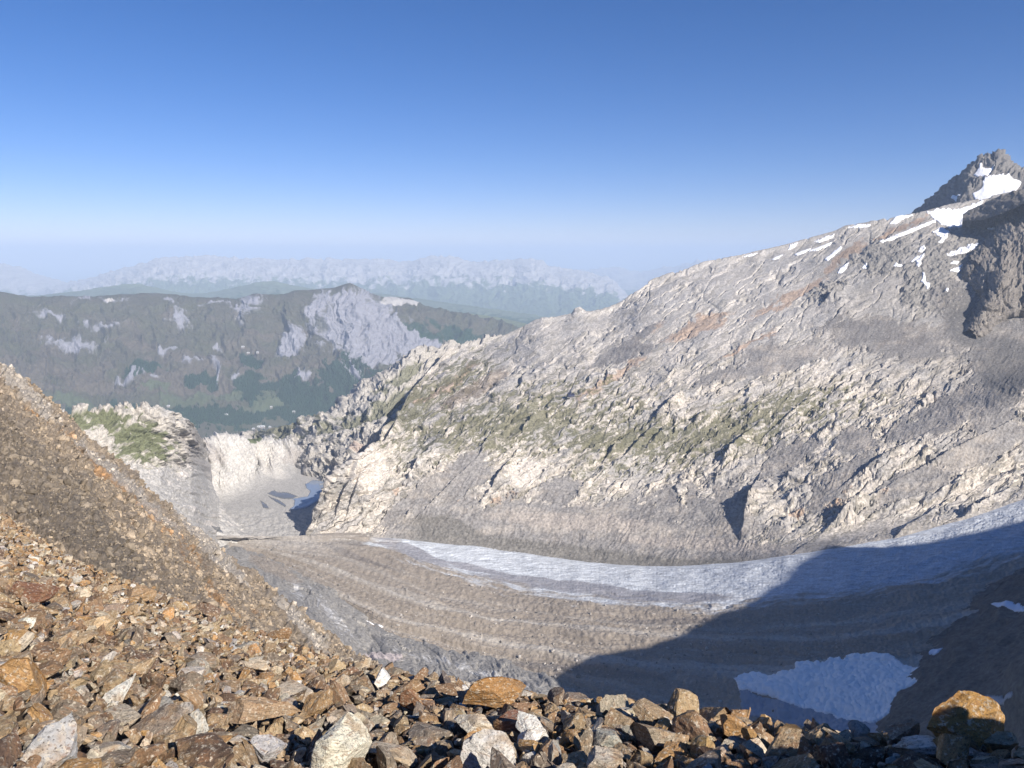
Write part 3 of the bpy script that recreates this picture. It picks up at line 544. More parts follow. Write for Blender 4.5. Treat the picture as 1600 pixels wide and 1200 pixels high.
# named hollows and steps that hold deep shade on their left flank
def step(cx, cy, ln, wd, deg, h):
    u, v = rot(px - cx, py - cy, deg); v = v + 2.5 * fb(u / 8, v / 8, 3, 565)
    return h * np.exp(-(u / ln) ** 2) * ss(v, -wd * .12, wd * .12) * np.exp(-np.maximum(v, 0) / wd)
for s_ in [(1150, 700, 36, 16, 48, 26), (1172, 792, 34, 20, 72, 34), (605, 672, 26, 16, 40, 26), (1305, 462, 20, 16, 35, 30), (780, 745, 34, 12, 55, 24), (540, 755, 44, 9, 72, 26), (552, 768, 36, 8, 74, 18), (1040, 640, 34, 12, 40, 20), (830, 660, 32, 12, 45, 18),
           (1000, 690, 30, 14, 45, 18), (1380, 720, 60, 16, 32, 18), (1310, 815, 70, 14, 35, 24), (1420, 825, 50, 14, 35, 28), (1535, 790, 40, 12, 30, 22), (1500, 700, 70, 10, 28, 14), (760, 690, 18, 9, 60, 14), (1100, 650, 30, 12, 38, 18), (1245, 640, 40, 10, 38, 12), (960, 700, 26, 12, 50, 16), (660, 720, 36, 8, 50, 16), (700, 760, 60, 7, 45, 9)]:
    dis = dis + step(*s_)
grv = fb((px + (py - 780) * .55 + 9 * fb(px / 40, py / 40, 3, 571)) / 7, py / 34, 5, 570, .65, 1)
dis = dis + scree * (1.1 * grv * (.4 + ss(fb(px / 50, py / 40, 3, 573), -.3, .4)) + .9 * fb3(g, 12, 4, 574) * 2 * ss(py, 690, 740) + 1.0 * lowf + 3.5 * fb(px / 30, py / 18, 3, 572)) 
edge = ss(py - y1, -40, 60) 
g = g + n * (dis * ss(py * 0 + (g[..., 2] - toe[None, :, 2]), -4, 10))[..., None]
# colours of the ground itself
rock = np.tile(np.array((.52, .472, .415), np.float32), (*px.shape, 1))
rock = mixc(rock, (.37, .355, .335), ss(fb(px / 60, py / 30, 4, 580) + .5 * str_, -.05, .45) * .75)
rock = mixc(rock, (.40, .385, .37), upper * .55)
rock = mixc(rock, (.56, .515, .465), ss(fb(a / 12, b / 4, 4, 585, .6) + .2 * med, .15, .5) * .8)
rock = mixc(rock, (.23, .215, .20), ss(str_ + .3 * lowf, .22, .6) * .75)
soil = ss(.7 * lnA + .6 * lnB + RK['r2'] + .9 * str_ + .8 * fb(a / 7, b / 2.4, 4, 586, .7), .35, .75); soil3 = ss(RK['r3'] + .8 * fb(px / 40, py / 20, 3, 588) + .5 * str_, .5, .8)
rock = mixc(rock, (.20, .185, .155), np.maximum(soil * .75, soil3 * .6) * (1 - .5 * upper))
rock = mixc(rock, (.30, .29, .285), ss(RK['r1'] + fb(px / 80, py / 40, 3, 589), .3, .8) * .6)
rock = mixc(rock, (.27, .255, .235), crag * .8 * ss(px, 600, 700))
rock = mixc(rock, (.56, .51, .455), ss(face + jit * .5, .05, .3) * .8)
rust = ss(blobs(wX, wY, [(1090, 510, 80, 11, 22), (1010, 520, 50, 12, 20), (1240, 460, 90, 10, 30), (1320, 400, 50, 8, 38), (1410, 358, 56, 6, 24), (960, 590, 80, 10, 36), (700, 600, 90, 10, 30), (610, 770, 9, 6, 40), (690, 735, 8, 6, 40), (720, 780, 12, 8, 30), (1305, 775, 32, 20, 20), (1250, 800, 18, 10, 0), (1420, 755, 60, 8, 28), (1460, 745, 30, 10, 20), (790, 778, 26, 5, 20), (1170, 540, 60, 6, 26)]) + jit * 1.1 + .2 * str_, .10, .42)
rock = mixc(rock, (.36, .235, .155), rust * .6)
rock = rock * (1.04 + .46 * str_ + .30 * lowf + .18 * fb(a / 3, b / 1.3, 3, 587, .7))[..., None]
gz = blobs(px, py, [(800, 660, 280, 70, 8), (1120, 680, 270, 52, 14), (1200, 640, 160, 30, 14), (640, 640, 90, 70, 50), (720, 590, 90, 40, 35), (1000, 690, 160, 50, 0), (700, 690, 90, 16, 0), (930, 690, 120, 30, 0)])
grass = ss(gz * 1.0 + 1.9 * fb(a / 18, b / 4.5, 6, 590, .72) - .22 * med - .12 * fin - .30 + .35 * lnA + .2 * lnB, .08, .34) * (1 - ss(face, 0, .2))
rock = mixc(rock, (.125, .122, .068), grass * .8)
rock = mixc(rock, (.17, .13, .10), ss(blobs(px, py, [(740, 610, 70, 14, 28)]) + jit + .4 * fb(px / 10, py / 5, 3, 594), .1, .3) * .6)
sc_ = np.tile(np.array((.215, .20, .19), np.float32), (*px.shape, 1))
sc_ = mixc(sc_, (.32, .285, .25), ss(fb(px / 70, py / 20, 4, 600), -.1, .35)); sc_ = mixc(sc_, (.33, .32, .31), ss(px, 1180, 1300) * 0 + .35 * ss(grv, .2, .7))
sc_ = mixc(sc_, (.36, .32, .285), ss(blobs(px, py, [(900, 815, 180, 18, -4), (1100, 850, 180, 14, -3)]) + jit, .1, .5) * .8)
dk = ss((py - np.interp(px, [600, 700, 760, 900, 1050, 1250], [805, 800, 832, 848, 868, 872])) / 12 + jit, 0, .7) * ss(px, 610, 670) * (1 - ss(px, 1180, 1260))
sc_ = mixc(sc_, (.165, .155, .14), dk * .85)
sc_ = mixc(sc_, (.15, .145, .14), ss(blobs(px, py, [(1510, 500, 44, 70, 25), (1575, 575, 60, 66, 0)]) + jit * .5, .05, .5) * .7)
sc_ = sc_ * (1 + .20 * lowf + .12 * grv)[..., None]
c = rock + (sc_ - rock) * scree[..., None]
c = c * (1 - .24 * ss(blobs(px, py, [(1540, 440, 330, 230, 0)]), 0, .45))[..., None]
c = mixc(c, (.52, .49, .45), ss(fb(px / 3, py / 2.4, 2, 604), .52, .66) * scree * .8)
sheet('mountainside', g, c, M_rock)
gA, pxA, pyA = g, px, py
tag_s = 'snow fields and patches on the upper mountain'
def snow(polys, lab, **k):
    k.setdefault('rag', 3.5); k.setdefault('fq', 7); k.setdefault('seed', snow.n); snow.n += 1
    return patch('snow_patch', k.pop('g', gA), k.pop('px', pxA), k.pop('py', pyA), polys, M_snow, 2.2, lab, 'snow patch', tag_s, **k)
snow.n = 10
snow([SNOWA[0]],
     'broad snow field with rock islands below the dark peak', rag=7)
snow([SNOWA[1]], 'ragged snow tongue hanging below the broad snow field')
snow([SNOWA[2]], 'long thin snow streak beside the rust coloured band', rag=1.5)
snow([SNOWA[3]], 'wedge of snow on the skyline just left of the dark peak', rag=1.5)
snow([SNOWA[4]], 'flat snow strip on the skyline crest of the pale slope', rag=2)
snow([SNOWA[5]], 'snow strip under the crest, upslope of the leftmost streaks', rag=2)
snow([SNOWA[6]], 'small triangular snow patch near the sloping skyline', rag=2)
snow([SNOWA[7]], 'lowest left snow sliver on the sloping skyline', rag=1.5)
snow([SNOWA[8]], 'thin diagonal snow streak on grey slabs below the skyline', rag=1.5)
snow([SNOWA[9]], 'faint short snow streak among grey slabs', rag=1.5)
snow([SNOWA[10]], 'short steep snow streak beside the rust gully', rag=1.5)
snow([SNOWA[11]], 'tiny snow streak low on the left of the grey slabs', rag=1)
snow([SNOWA[12]], 'snow patch beside the dark shaded hollow', rag=1.5)
snow([SNOWA[13]], 'little round snow spot right of the shaded hollow', rag=1)
snow([SNOWA[14]], 'crooked snow patch in the crags under the knoll', rag=3.5)
snow([SNOWA[15]], 'small snow spot above the crooked snow patch', rag=2)
snow([SNOWA[16]], 'flat little snow spot left of the crooked patch', rag=1.5)
snow([SNOWA[17]], 'long snow ledge beside the shaded buttress', rag=4)
snow([SNOWA[18]], 'small snow spot under the long snow ledge', rag=2)
snow([SNOWA[19]], 'snow patch half in the shadow of the buttress', rag=2)
snow([SNOWA[20]], 'thin vertical snow rill low in the crags', rag=2)
snow([SNOWA[21]], 'dot of snow at the head of the grey scree', rag=1)
# ---- B: dark peak behind
us = U(1420, 1900, 420)
cr = curve([(1420, 345, 3900), (1436, 333, 3900), (1450, 319, 3920), (1464, 309, 3940), (1474, 299, 3960), (1490, 289, 3980), (1503, 279, 4000), (1512, 271, 4000), (1530, 256, 4000), (1545, 250, 4000), (1553, 248, 4000), (1559, 243, 4000), (1566, 247, 4000), (1573, 257, 4000), (1580, 266, 4000), (1590, 273, 4000), (1600, 278, 4000), (1640, 292, 4000), (1700, 330, 4000), (1900, 380, 4000)], us)
m = curve([(1420, 355, 3750), (1470, 325, 3700), (1502, 306, 3560), (1514, 288, 3600), (1540, 275, 3650), (1570, 280, 3650), (1600, 290, 3600), (1700, 330, 3600), (1900, 380, 3600)], us, int(12 * Q))
ft = curve([(1420, 370, 3300), (1500, 345, 3300), (1600, 330, 3250), (1900, 380, 3250)], us)
bk = cr * 1.08; bk[:, 2] = cr[:, 2] - 400; cr[:, 2] += 9 * fb(us / 7, us * 0, 4, 610)
g = loft([ft, m, cr, bk], (140, 150, 12)); px, py = proj(g); n = normals(g)
rg = fb((px + py * .3) / 9, py / 22, 5, 620, .6, 1)
fld = ss(blobs(px, py, [(1558, 298, 44, 17, 14), (1535, 270, 17, 9, 20), (1540, 310, 40, 8, 20)]), -.1, .1)
g = g + n * ((1 - fld * .9) * (rg * 20 + 8 * fb(px / 6, py / 8, 3, 624)))[..., None]
c = np.tile(np.array((.17, .16, .15), np.float32), (*px.shape, 1)) * (1 + .35 * fb(px / 4, py / 5, 4, 628, .6))[..., None]
c = mixc(c, (.30, .28, .255), ss(fb(px / 10, py / 6, 4, 630), .2, .5) * .6)
sheet('mountain_peak', g, c, M_rock)
snow([[(1521, 274), (1527, 266), (1533, 260), (1540, 264), (1554, 262), (1549, 270), (1543, 279), (1535, 280), (1526, 277)]], 'upper snow hollow just under the summit rocks', g=g, px=px, py=py, rag=2.5)
snow([[(1519, 303), (1532, 297), (1538, 283), (1545, 280), (1560, 277), (1575, 277), (1596, 285), (1592, 294), (1584, 301), (1566, 306), (1550, 312), (1536, 319), (1522, 312)]], 'big smooth white snow field across the flank of the dark peak', g=g, px=px, py=py, rag=2.5)
snow([[(1489, 312), (1492, 308), (1507, 307), (1504, 311), (1494, 315)]], 'small snow strip at the left foot of the dark peak', g=g, px=px, py=py, rag=2)
# ---- C: dark buttress at the right edge
K = int(300 * Q)
def PL(L): return spl([P(*q_) for q_ in L], K)
fA = g[::3, ::3].reshape(-1, 3) if False else gA[::2, ::2].reshape(-1, 3); fx_ = pxA[::2, ::2].ravel(); fy_ = pyA[::2, ::2].ravel()
def onA(x, y, k):
    j = np.argmin((fx_ - x) ** 2 + (fy_ - y) ** 2); rj = math.hypot(fA[j, 0], fA[j, 1]); return P(x, y, rj * k)
def OA(L): return spl([onA(*q_) for q_ in L], K)
crs = OA([(1640, 300, .90), (1603, 330, .92), (1588, 365, .935), (1568, 402, .945), (1562, 446, .95), (1541, 480, .965), (1514, 518, .995)])
lf = OA([(1592, 306, .99), (1578, 330, .99), (1560, 354, .99), (1536, 384, .99), (1512, 408, .995), (1506, 428, 1.0), (1524, 450, 1.0), (1535, 466, 1.0), (1522, 492, 1.0), (1509, 522, 1.0)])
lf2 = lf * 1.02; lf2[:, 2] -= 40
rt = OA([(1700, 410, .95), (1680, 430, .96), (1650, 455, .97), (1625, 470, .97), (1600, 480, .975), (1575, 488, .98), (1556, 502, .985), (1540, 516, .99), (1522, 526, .995)])
rt2 = rt * 1.03; rt2[:, 2] -= 50
g = loft([lf2, lf, crs, rt, rt2], (20, 160, 240, 20), .25); px, py = proj(g); n = normals(g)
rg = fb((px + (py - 400) * .15) / 12, py / 55, 5, 640, .6, 1)
g = g + n * (rg * 3 + 9 * vor((px + 6 * rg) / 22, (py + 8 * rg) / 34, 646)[0] + 4 * vor((px + 3 * rg) / 8, py / 14, 647)[0] + 5 * fb((px + py) / 16, (py - px * .4) / 18, 5, 645, .6, 1) + 1.5 * fb(px / 5, py / 7, 4, 644))[..., None]
c = np.tile(np.array((.20, .18, .16), np.float32), (*px.shape, 1)) * (1 + .25 * fb(px / 4, py / 9, 4, 648, .6))[..., None]
c = mixc(c, (.32, .29, .25), ss(fb(px / 9, py / 14, 4, 650), .1, .5) * .6)
sheet('buttress', g, c, M_rock)
# ---- small rock knoll on the flank (1450-1540, 285-335) in front of the peak snow
us = U(1505, 1900, 260)
cr = curve([(1505, 338, 2950), (1518, 331, 2950), (1540, 320, 2950), (1560, 311, 2950), (1580, 303, 2950), (1590, 301, 2950), (1600, 300, 2950), (1660, 318, 2950), (1740, 380, 2850), (1900, 470, 2700)], us)
ft = curve([(1505, 340, 2900), (1540, 337, 2880), (1562, 330, 2860), (1600, 312, 2850), (1660, 332, 2840), (1740, 395, 2780), (1900, 480, 2680)], us); lo = ft * .998; lo[:, 2] -= 12; bk = cr * 1.03; bk[:, 2] = cr[:, 2] - 200
g = loft([lo, ft, cr, bk], (12, 80, 12)); px, py = proj(g); n = normals(g)
g = g + n * (5 * fb((px + py) / 12, py / 12, 5, 660, .6, 1) + 4 * vor(px / 12, py / 9, 661)[0])[..., None]
c = np.tile(np.array((.17, .155, .14), np.float32), (*px.shape, 1)) * (1 + .3 * fb(px / 4, py / 5, 4, 664, .6))[..., None]
sheet('rock_outcrop', g, c, M_rock)
# ------------------------------------------------------------------ H: ridge on the right whose shadow lies over the glacier
def gz(px_): return float(np.interp(px_, [300, 480, 800, 1100, 1300, 1600, 1800], [-532, -528, -540, -500, -455, -390, -370]))
edgep = [(838, 1120, 620), (862, 1080, 660), (885, 1052, 700), (915, 1030, 740), (950, 1018, 780), (1000, 1012, 820), (1045, 1000, 850), (1085, 980, 880), (1112, 962, 900), (1150, 950, 930), (1185, 930, 950), (1215, 905, 980), (1240, 880, 1010), (1270, 862, 1040)]
cl = [PZ(a_, b_, gz(a_)) + SD * t_ for a_, b_, t_ in edgep]
for a_, b_, r_, t_ in [(1330, 862, 1210, 1060), (1380, 856, 1215, 1060), (1430, 850, 1225, 1050), (1500, 838, 1260, 1100), (1600, 812, 1320, 1150), (1700, 782, 1400, 1200), (1850, 745, 1500, 1250)]:
    cl.append(P(a_, b_, r_) + SD * t_)
for k_ in range(len(cl)):                                # keep the crest well to the right of the picture
    while proj(cl[k_][None])[0][0] < 1760 and cl[k_][1] > 60: cl[k_] = cl[k_] + SD * 20
cl = [np.array((430., 60., -190.)), np.array((380., 260., -192.))] + cl
K = int(500 * Q); crs = spl(cl, K); Hc = ('H crest', [(int(v_[0]), int(v_[1]), int(v_[2])) for v_ in cl]); print('min px', min(proj(crs)[0]), 'ymin', crs[:, 1].min(), proj(crs)[1][::20]); crs[:, 2] += 5 * fb(np.linspace(0, 30, K), np.zeros(K), 4, 670)
tl = [(1700, 1700), (1500, 1480), (1380, 1320), (1330, 1230), (1350, 1190), (1370, 1160), (1395, 1130), (1420, 1095), (1440, 1060), (1455, 1030), (1480, 1000), (1500, 975), (1530, 950), (1560, 925), (1600, 900), (1640, 880), (1700, 850), (1760, 830), (1800, 820)]
toe_h = spl([PZ(a_, b_, gz(a_) - 6) for a_, b_ in tl], K)
mh = toe_h * .6 + crs * .4; mh[:, 2] -= 30
lo = toe_h.copy(); lo[:, :2] -= (crs - toe_h)[:, :2] * .1; lo[:, 2] -= 40
bkr = crs.copy(); bkr[:, 0] += 500; bkr[:, 1] -= 200; bkr[:, 2] -= 350
g = loft([lo, toe_h, mh, crs, bkr], (10, 200, 120, 30), .0); px, py = proj(g); n = normals(g)
fd = ss(np.arange(g.shape[0])[:, None] * np.ones((1, K)) / g.shape[0], .95, .6)
rg = fb3(g, 60, 5, 8, .55, 1); g = g + n * (rg * 9 * fd)[..., None]
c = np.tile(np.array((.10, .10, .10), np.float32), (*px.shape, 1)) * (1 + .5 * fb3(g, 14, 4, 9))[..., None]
sheet('shaded_slope', g, c, M_rock)
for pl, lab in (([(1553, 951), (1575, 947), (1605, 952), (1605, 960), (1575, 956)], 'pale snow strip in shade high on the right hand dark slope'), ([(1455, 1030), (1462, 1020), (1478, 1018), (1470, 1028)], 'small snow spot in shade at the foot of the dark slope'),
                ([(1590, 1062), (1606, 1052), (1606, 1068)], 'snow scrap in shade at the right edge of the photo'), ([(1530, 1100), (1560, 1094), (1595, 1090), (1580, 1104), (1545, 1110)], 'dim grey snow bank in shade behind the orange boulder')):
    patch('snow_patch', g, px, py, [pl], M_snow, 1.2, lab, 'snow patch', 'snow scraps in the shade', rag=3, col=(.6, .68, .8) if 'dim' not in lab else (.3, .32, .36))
# ------------------------------------------------------------------ the hut on its ledge and buildings in the valley
def near_vertex(g, px, py, x, y):
    k = np.argmin((px - x) ** 2 + (py - y) ** 2); return g.reshape(-1, 3)[k]
def flat_mat(name, col, rough=.7):
    m = bpy.data.materials.new(name); m.use_nodes = True; b = m.node_tree.nodes['Principled BSDF']; b.inputs['Roughness'].default_value = rough
    n = m.node_tree.nodes.new('ShaderNodeTexNoise'); n.inputs['Scale'].default_value = .8; r = m.node_tree.nodes.new('ShaderNodeMixRGB'); r.blend_type = 'MULTIPLY'; r.inputs[0].default_value = .25
    r.inputs[1].default_value = (*col, 1); m.node_tree.links.new(n.outputs[1], r.inputs[2]); m.node_tree.links.new(r.outputs[0], b.inputs['Base Color']); return m
def boxes(name, L, mat, parent):
    V = []; FF = []
    for x0, y0, z0, x1, y1, z1 in L:
        k = len(V); V += [(x, y, z) for z in (z0, z1) for x, y in ((x0, y0), (x1, y0), (x1, y1), (x0, y1))]
        FF += [[k + q_ for q_ in f_] for f_ in ((3, 2, 1, 0), (4, 5, 6, 7), (0, 1, 5, 4), (1, 2, 6, 5), (2, 3, 7, 6), (3, 0, 4, 7))]
    o = link_mesh(name, np.array(V, float), np.array(FF), mat, None, False); o.parent = parent; return o
def gable(name, x, y, z, w_, d_, h_, ov, mat, parent):
    V = []; 
    for yy in (y - ov, y + d_ + ov):
        V += [(x - ov, yy, z - .4), (x + w_ / 2, yy, z + h_), (x + w_ + ov, yy, z - .4), (x + w_ + ov, yy, z), (x + w_ / 2, yy, z + h_ + .5), (x - ov, yy, z)]
    FF = [(0, 1, 4, 5), (1, 2, 3, 4), (6, 11, 10, 7), (7, 10, 9, 8), (5, 4, 10, 11), (4, 3, 9, 10), (0, 6, 7, 1), (1, 7, 8, 2), (0, 5, 11, 6), (2, 8, 9, 3)]
    o = link_mesh(name, np.array(V, float), np.array(FF), mat, None, False); o.parent = parent; return o
M_dark = flat_mat('dark_blue_metal', (.03, .035, .09), .6); M_win = flat_mat('window_glass', (.10, .12, .16), .2); M_stone = flat_mat('hut_stone', (.35, .32, .29)); M_white = flat_mat('white_render', (.8, .8, .78)); M_roof = flat_mat('grey_roof', (.16, .15, .15)); M_wood = flat_mat('timber', (.22, .13, .08))
def house(name, pos, w_, d_, h_, rh, mw, mr, label, cat, rz=0, group=None, base=3, nwin=3):
    e = bpy.data.objects.new(name, None); COL.objects.link(e); e.location = pos; e.rotation_euler = (0, 0, rz); tag(e, label, cat, group)
    boxes('wall', [(-w_ / 2, -d_ / 2, 0, w_ / 2, d_ / 2, h_)], mw, e); boxes('foundation', [(-w_ / 2 - .4, -d_ / 2 - .4, -base, w_ / 2 + .4, d_ / 2 + .4, 0)], M_stone, e)
    gable('roof', -w_ / 2, -d_ / 2, h_, w_, d_, rh, .8, mr, e)
    for k in range(nwin):
        xx = -w_ / 2 + w_ * (k + .5) / nwin; boxes('window', [(xx - w_ / nwin * .22, -d_ / 2 - .06, h_ * .35, xx + w_ / nwin * .22, -d_ / 2 + .05, h_ * .7)], M_win, e)
    return e
p_ = near_vertex(gA, pxA, pyA, 892, 621)
hut = house('mountain_hut', p_ + np.array((0, -6, 3.0)), 15, 9, 6.5, 3, M_dark, M_dark, 'dark blue mountain hut perched on the pale rock slope', 'hut', .2, nwin=4, base=9)
boxes('terrace', [(-11, -10, -.5, 8, -4.5, 0)], M_stone, hut)
vb = [(408, 668, 62, 20, 9, 'long white building among trees on the valley floor'), (396, 671, 22, 14, 8, 'small white house left of the long white building'), (422, 669, 20, 14, 8, 'small white house right of the long white building'), (354, 651, 26, 16, 10, 'white house alone in the dark valley woods'), (264, 639, 24, 14, 9, 'pale house at the meadow edge, left part of the valley'),
      (459, 646, 22, 14, 9, 'pale house in woods below the shale slope'), (424, 641, 18, 12, 8, 'pale house on the right hand green meadow'), (380, 551, 26, 14, 9, 'upper left chalet of the high alp hamlet'), (388, 556, 24, 14, 9, 'middle chalet of the high alp hamlet'), (404, 562, 22, 12, 8, 'lower right chalet of the high alp hamlet')]
for x_, y_, w_, d_, h_, lab in vb:
    p_ = near_vertex(g_mid, px_mid, py_mid, x_, y_) + np.array((0, -6, 6.0)); house('building', p_, w_, d_, h_, 5, M_white, M_roof if w_ < 60 else M_white, lab, 'building', 0, 'buildings in the far valley', base=14)
# ------------------------------------------------------------------ F: brown slope on the left
us = U(-200, 660, 1000)
FC = [(-200, 505, 300), (-100, 533, 280), (0, 570, 262), (20, 581, 258), (40, 597, 252), (62, 614, 246), (80, 631, 240), (100, 647, 232), (125, 672, 222), (150, 693, 214), (200, 737, 200), (240, 777, 190), (290, 816, 178), (330, 849, 170), (380, 889, 160), (430, 926, 152), (480, 966, 143), (520, 998, 136), (545, 1014, 132), (600, 1050, 122), (660, 1090, 115)]
EP = [(-250, 745, 62), (-100, 770, 55), (0, 800, 46), (60, 838, 38), (100, 868, 32), (200, 908, 26), (300, 945, 22), (400, 985, 18), (500, 1018, 15), (600, 1045, 12.5), (700, 1062, 11), (870, 1088, 9.2), (1000, 1105, 8.4), (1100, 1118, 7.9), (1250, 1136, 7.3), (1400, 1152, 6.9), (1500, 1160, 6.6), (1600, 1166, 6.4), (1850, 1185, 6)]
cr = curve(FC, us); bs = curve(EP, us, int(40 * Q))
b0 = bs * 1.05; b0[:, 2] = bs[:, 2] * 1.05 - 1.2
mdl = cr * .5 + b0 * .5; mdl[:, 2] = mdl[:, 2] - 2.5
m_a = b0 * .78 + cr * .22; m_a[:, 2] -= 1.4
bk = cr * 1.25; bk[:, 2] = cr[:, 2] - 110; bk[:, 0] += 40
st0 = bs * .9; st0[:, 2] = bs[:, 2] * .9 - 1.5
g = loft([st0, b0, m_a, mdl, cr, bk], (8, 150, 170, 170, 14), .0); px, py = proj(g); n = normals(g)
a, b = rot(px, py, -42)
D_ = np.hypot(g[..., 0], g[..., 1]) / 200
wa = b + 8 * fb(a / 60, b / 30, 3, 700)
r1 = fb3(g, 26, 4, 31, .55, 1); r2 = fb3(g * (1, .5, 1), 7, 4, 35, .55, 2); v1, k1, q1 = vor(a / 16, wa / 7, 71); v2, k2, q2 = vor(a / 7, wa / 3.2, 72); r3 = v1 * .9 - k1 * .2 + .5 * (v2 - k2 * .3)
crg = ss(blobs(px, py, [(60, 760, 150, 70, -42), (120, 820, 160, 40, -38), (-30, 680, 120, 80, -40)]) + .35 * fb(a / 30, b / 14, 4, 707), .05, .4)
g = g + n * (D_ * ((r1 - .5) * 3.0 + r3 * .9) + D_ * r2 * (.25 + .6 * crg))[..., None]
c = np.tile(np.array((.31, .25, .185), np.float32), (*px.shape, 1))
band = fb(a / 90, wa / 9, 5, 710, .6)
c = mixc(c, (.40, .235, .115), ss(band + .3 * fb(a / 6, b / 5, 4, 713, .6) + .35 * blobs(px, py, [(230, 800, 200, 16, -42), (360, 950, 120, 12, -45), (120, 700, 120, 14, -42)]), .16, .5) * .85)
c = mixc(c, (.20, .17, .135), crg * .7)
c = mixc(c, (.14, .125, .11), ss(fb(a / 30, wa / 6, 5, 716, .6), .12, .45) * .55)
c = mixc(c, (.42, .385, .34), ss(blobs(px, py, [(40, 615, 90, 14, -42), (190, 755, 150, 13, -42), (330, 860, 110, 12, -44), (470, 975, 80, 12, -44)]) + .35 * fb(a / 16, wa / 5, 4, 719), .06, .4) * .7)
c = c * (1 + .42 * fb(a / 4, b / 2.2, 4, 722, .7) + .25 * fb3(g, 1.6, 3, 44))[..., None]
sheet('brown_slope', g, c, M_brown)
cand = np.argwhere((px > -150) & (np.arange(px.shape[0])[:, None] > 20) & (np.arange(px.shape[0])[:, None] < px.shape[0] - 12) & (fb(a / 40, b / 12, 4, 740) > -.12))
pick = cand[RNG.integers(0, len(cand), 20000)]; bp = g[pick[:, 0], pick[:, 1]]; dd = np.linalg.norm(bp, axis=1)
sz = np.minimum(.05 * RNG.pareto(1.9, len(bp)) + .08, .5) * (.25 + dd / 150)
lumps('slope_rubble', bp, sz, c[pick[:, 0], pick[:, 1]] * RNG.uniform(.7, 1.45, len(bp))[:, None], M_brown, 'countless brown rock fragments lying on the steep left slope', 'rubble')
# ------------------------------------------------------------------ G: the scree underfoot
us = np.concatenate([np.linspace(-260, 1860, int(520 * Q)), np.linspace(1870, 3400, 120)]); e = curve(EP, us, int(16 * Q)); rE = np.hypot(e[:, 0], e[:, 1]); dirs = e[:, :2] / rE[:, None]
def ground_z(r, rE_, zE_):
    return np.where(r <= rE_, -1.65 + (zE_ + 1.65) * (r / rE_), zE_ - (r - rE_) * 1.0 - (r - rE_) ** 2 * .04)
rows = np.concatenate([np.linspace(.02, .999, int(420 * Q)), 1 + np.linspace(.01, 1, 40) ** 1.5 * 1.2])
rr = rE[None] * rows[:, None]; g = np.stack([dirs[None, :, 0] * rr, dirs[None, :, 1] * rr, ground_z(rr, rE[None], e[None, :, 2])], -1)
px, py = proj(g)
g[..., 2] += .10 * fb3(g, 1.7, 3, 60) + .05 * fb3(g, .35, 3, 61) - .10 - .22 * ss(px, 350, 700) * (rows[:, None] < .96)
c = np.tile(np.array((.07, .052, .038), np.float32), (*px.shape, 1)) * (1 + .6 * fb3(g, .2, 3, 62))[..., None]  # ground tint darkened to deepen the black shade in gaps between stones
M_dirt = terrain_mat('stony_soil', 9, .05, .5, 1.5, detail=8)
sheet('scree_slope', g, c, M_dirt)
def gxy(x, y):
    """height of the scree slope and its edge distance for map points"""
    t = 1.0 / np.maximum(y, .05) * x; tt = dirs[:, 0] / np.maximum(dirs[:, 1], 1e-3)
    re = np.interp(t, tt, rE); ze = np.interp(t, tt, e[:, 2]); r = np.hypot(x, y); return ground_z(r, re, ze), r / re
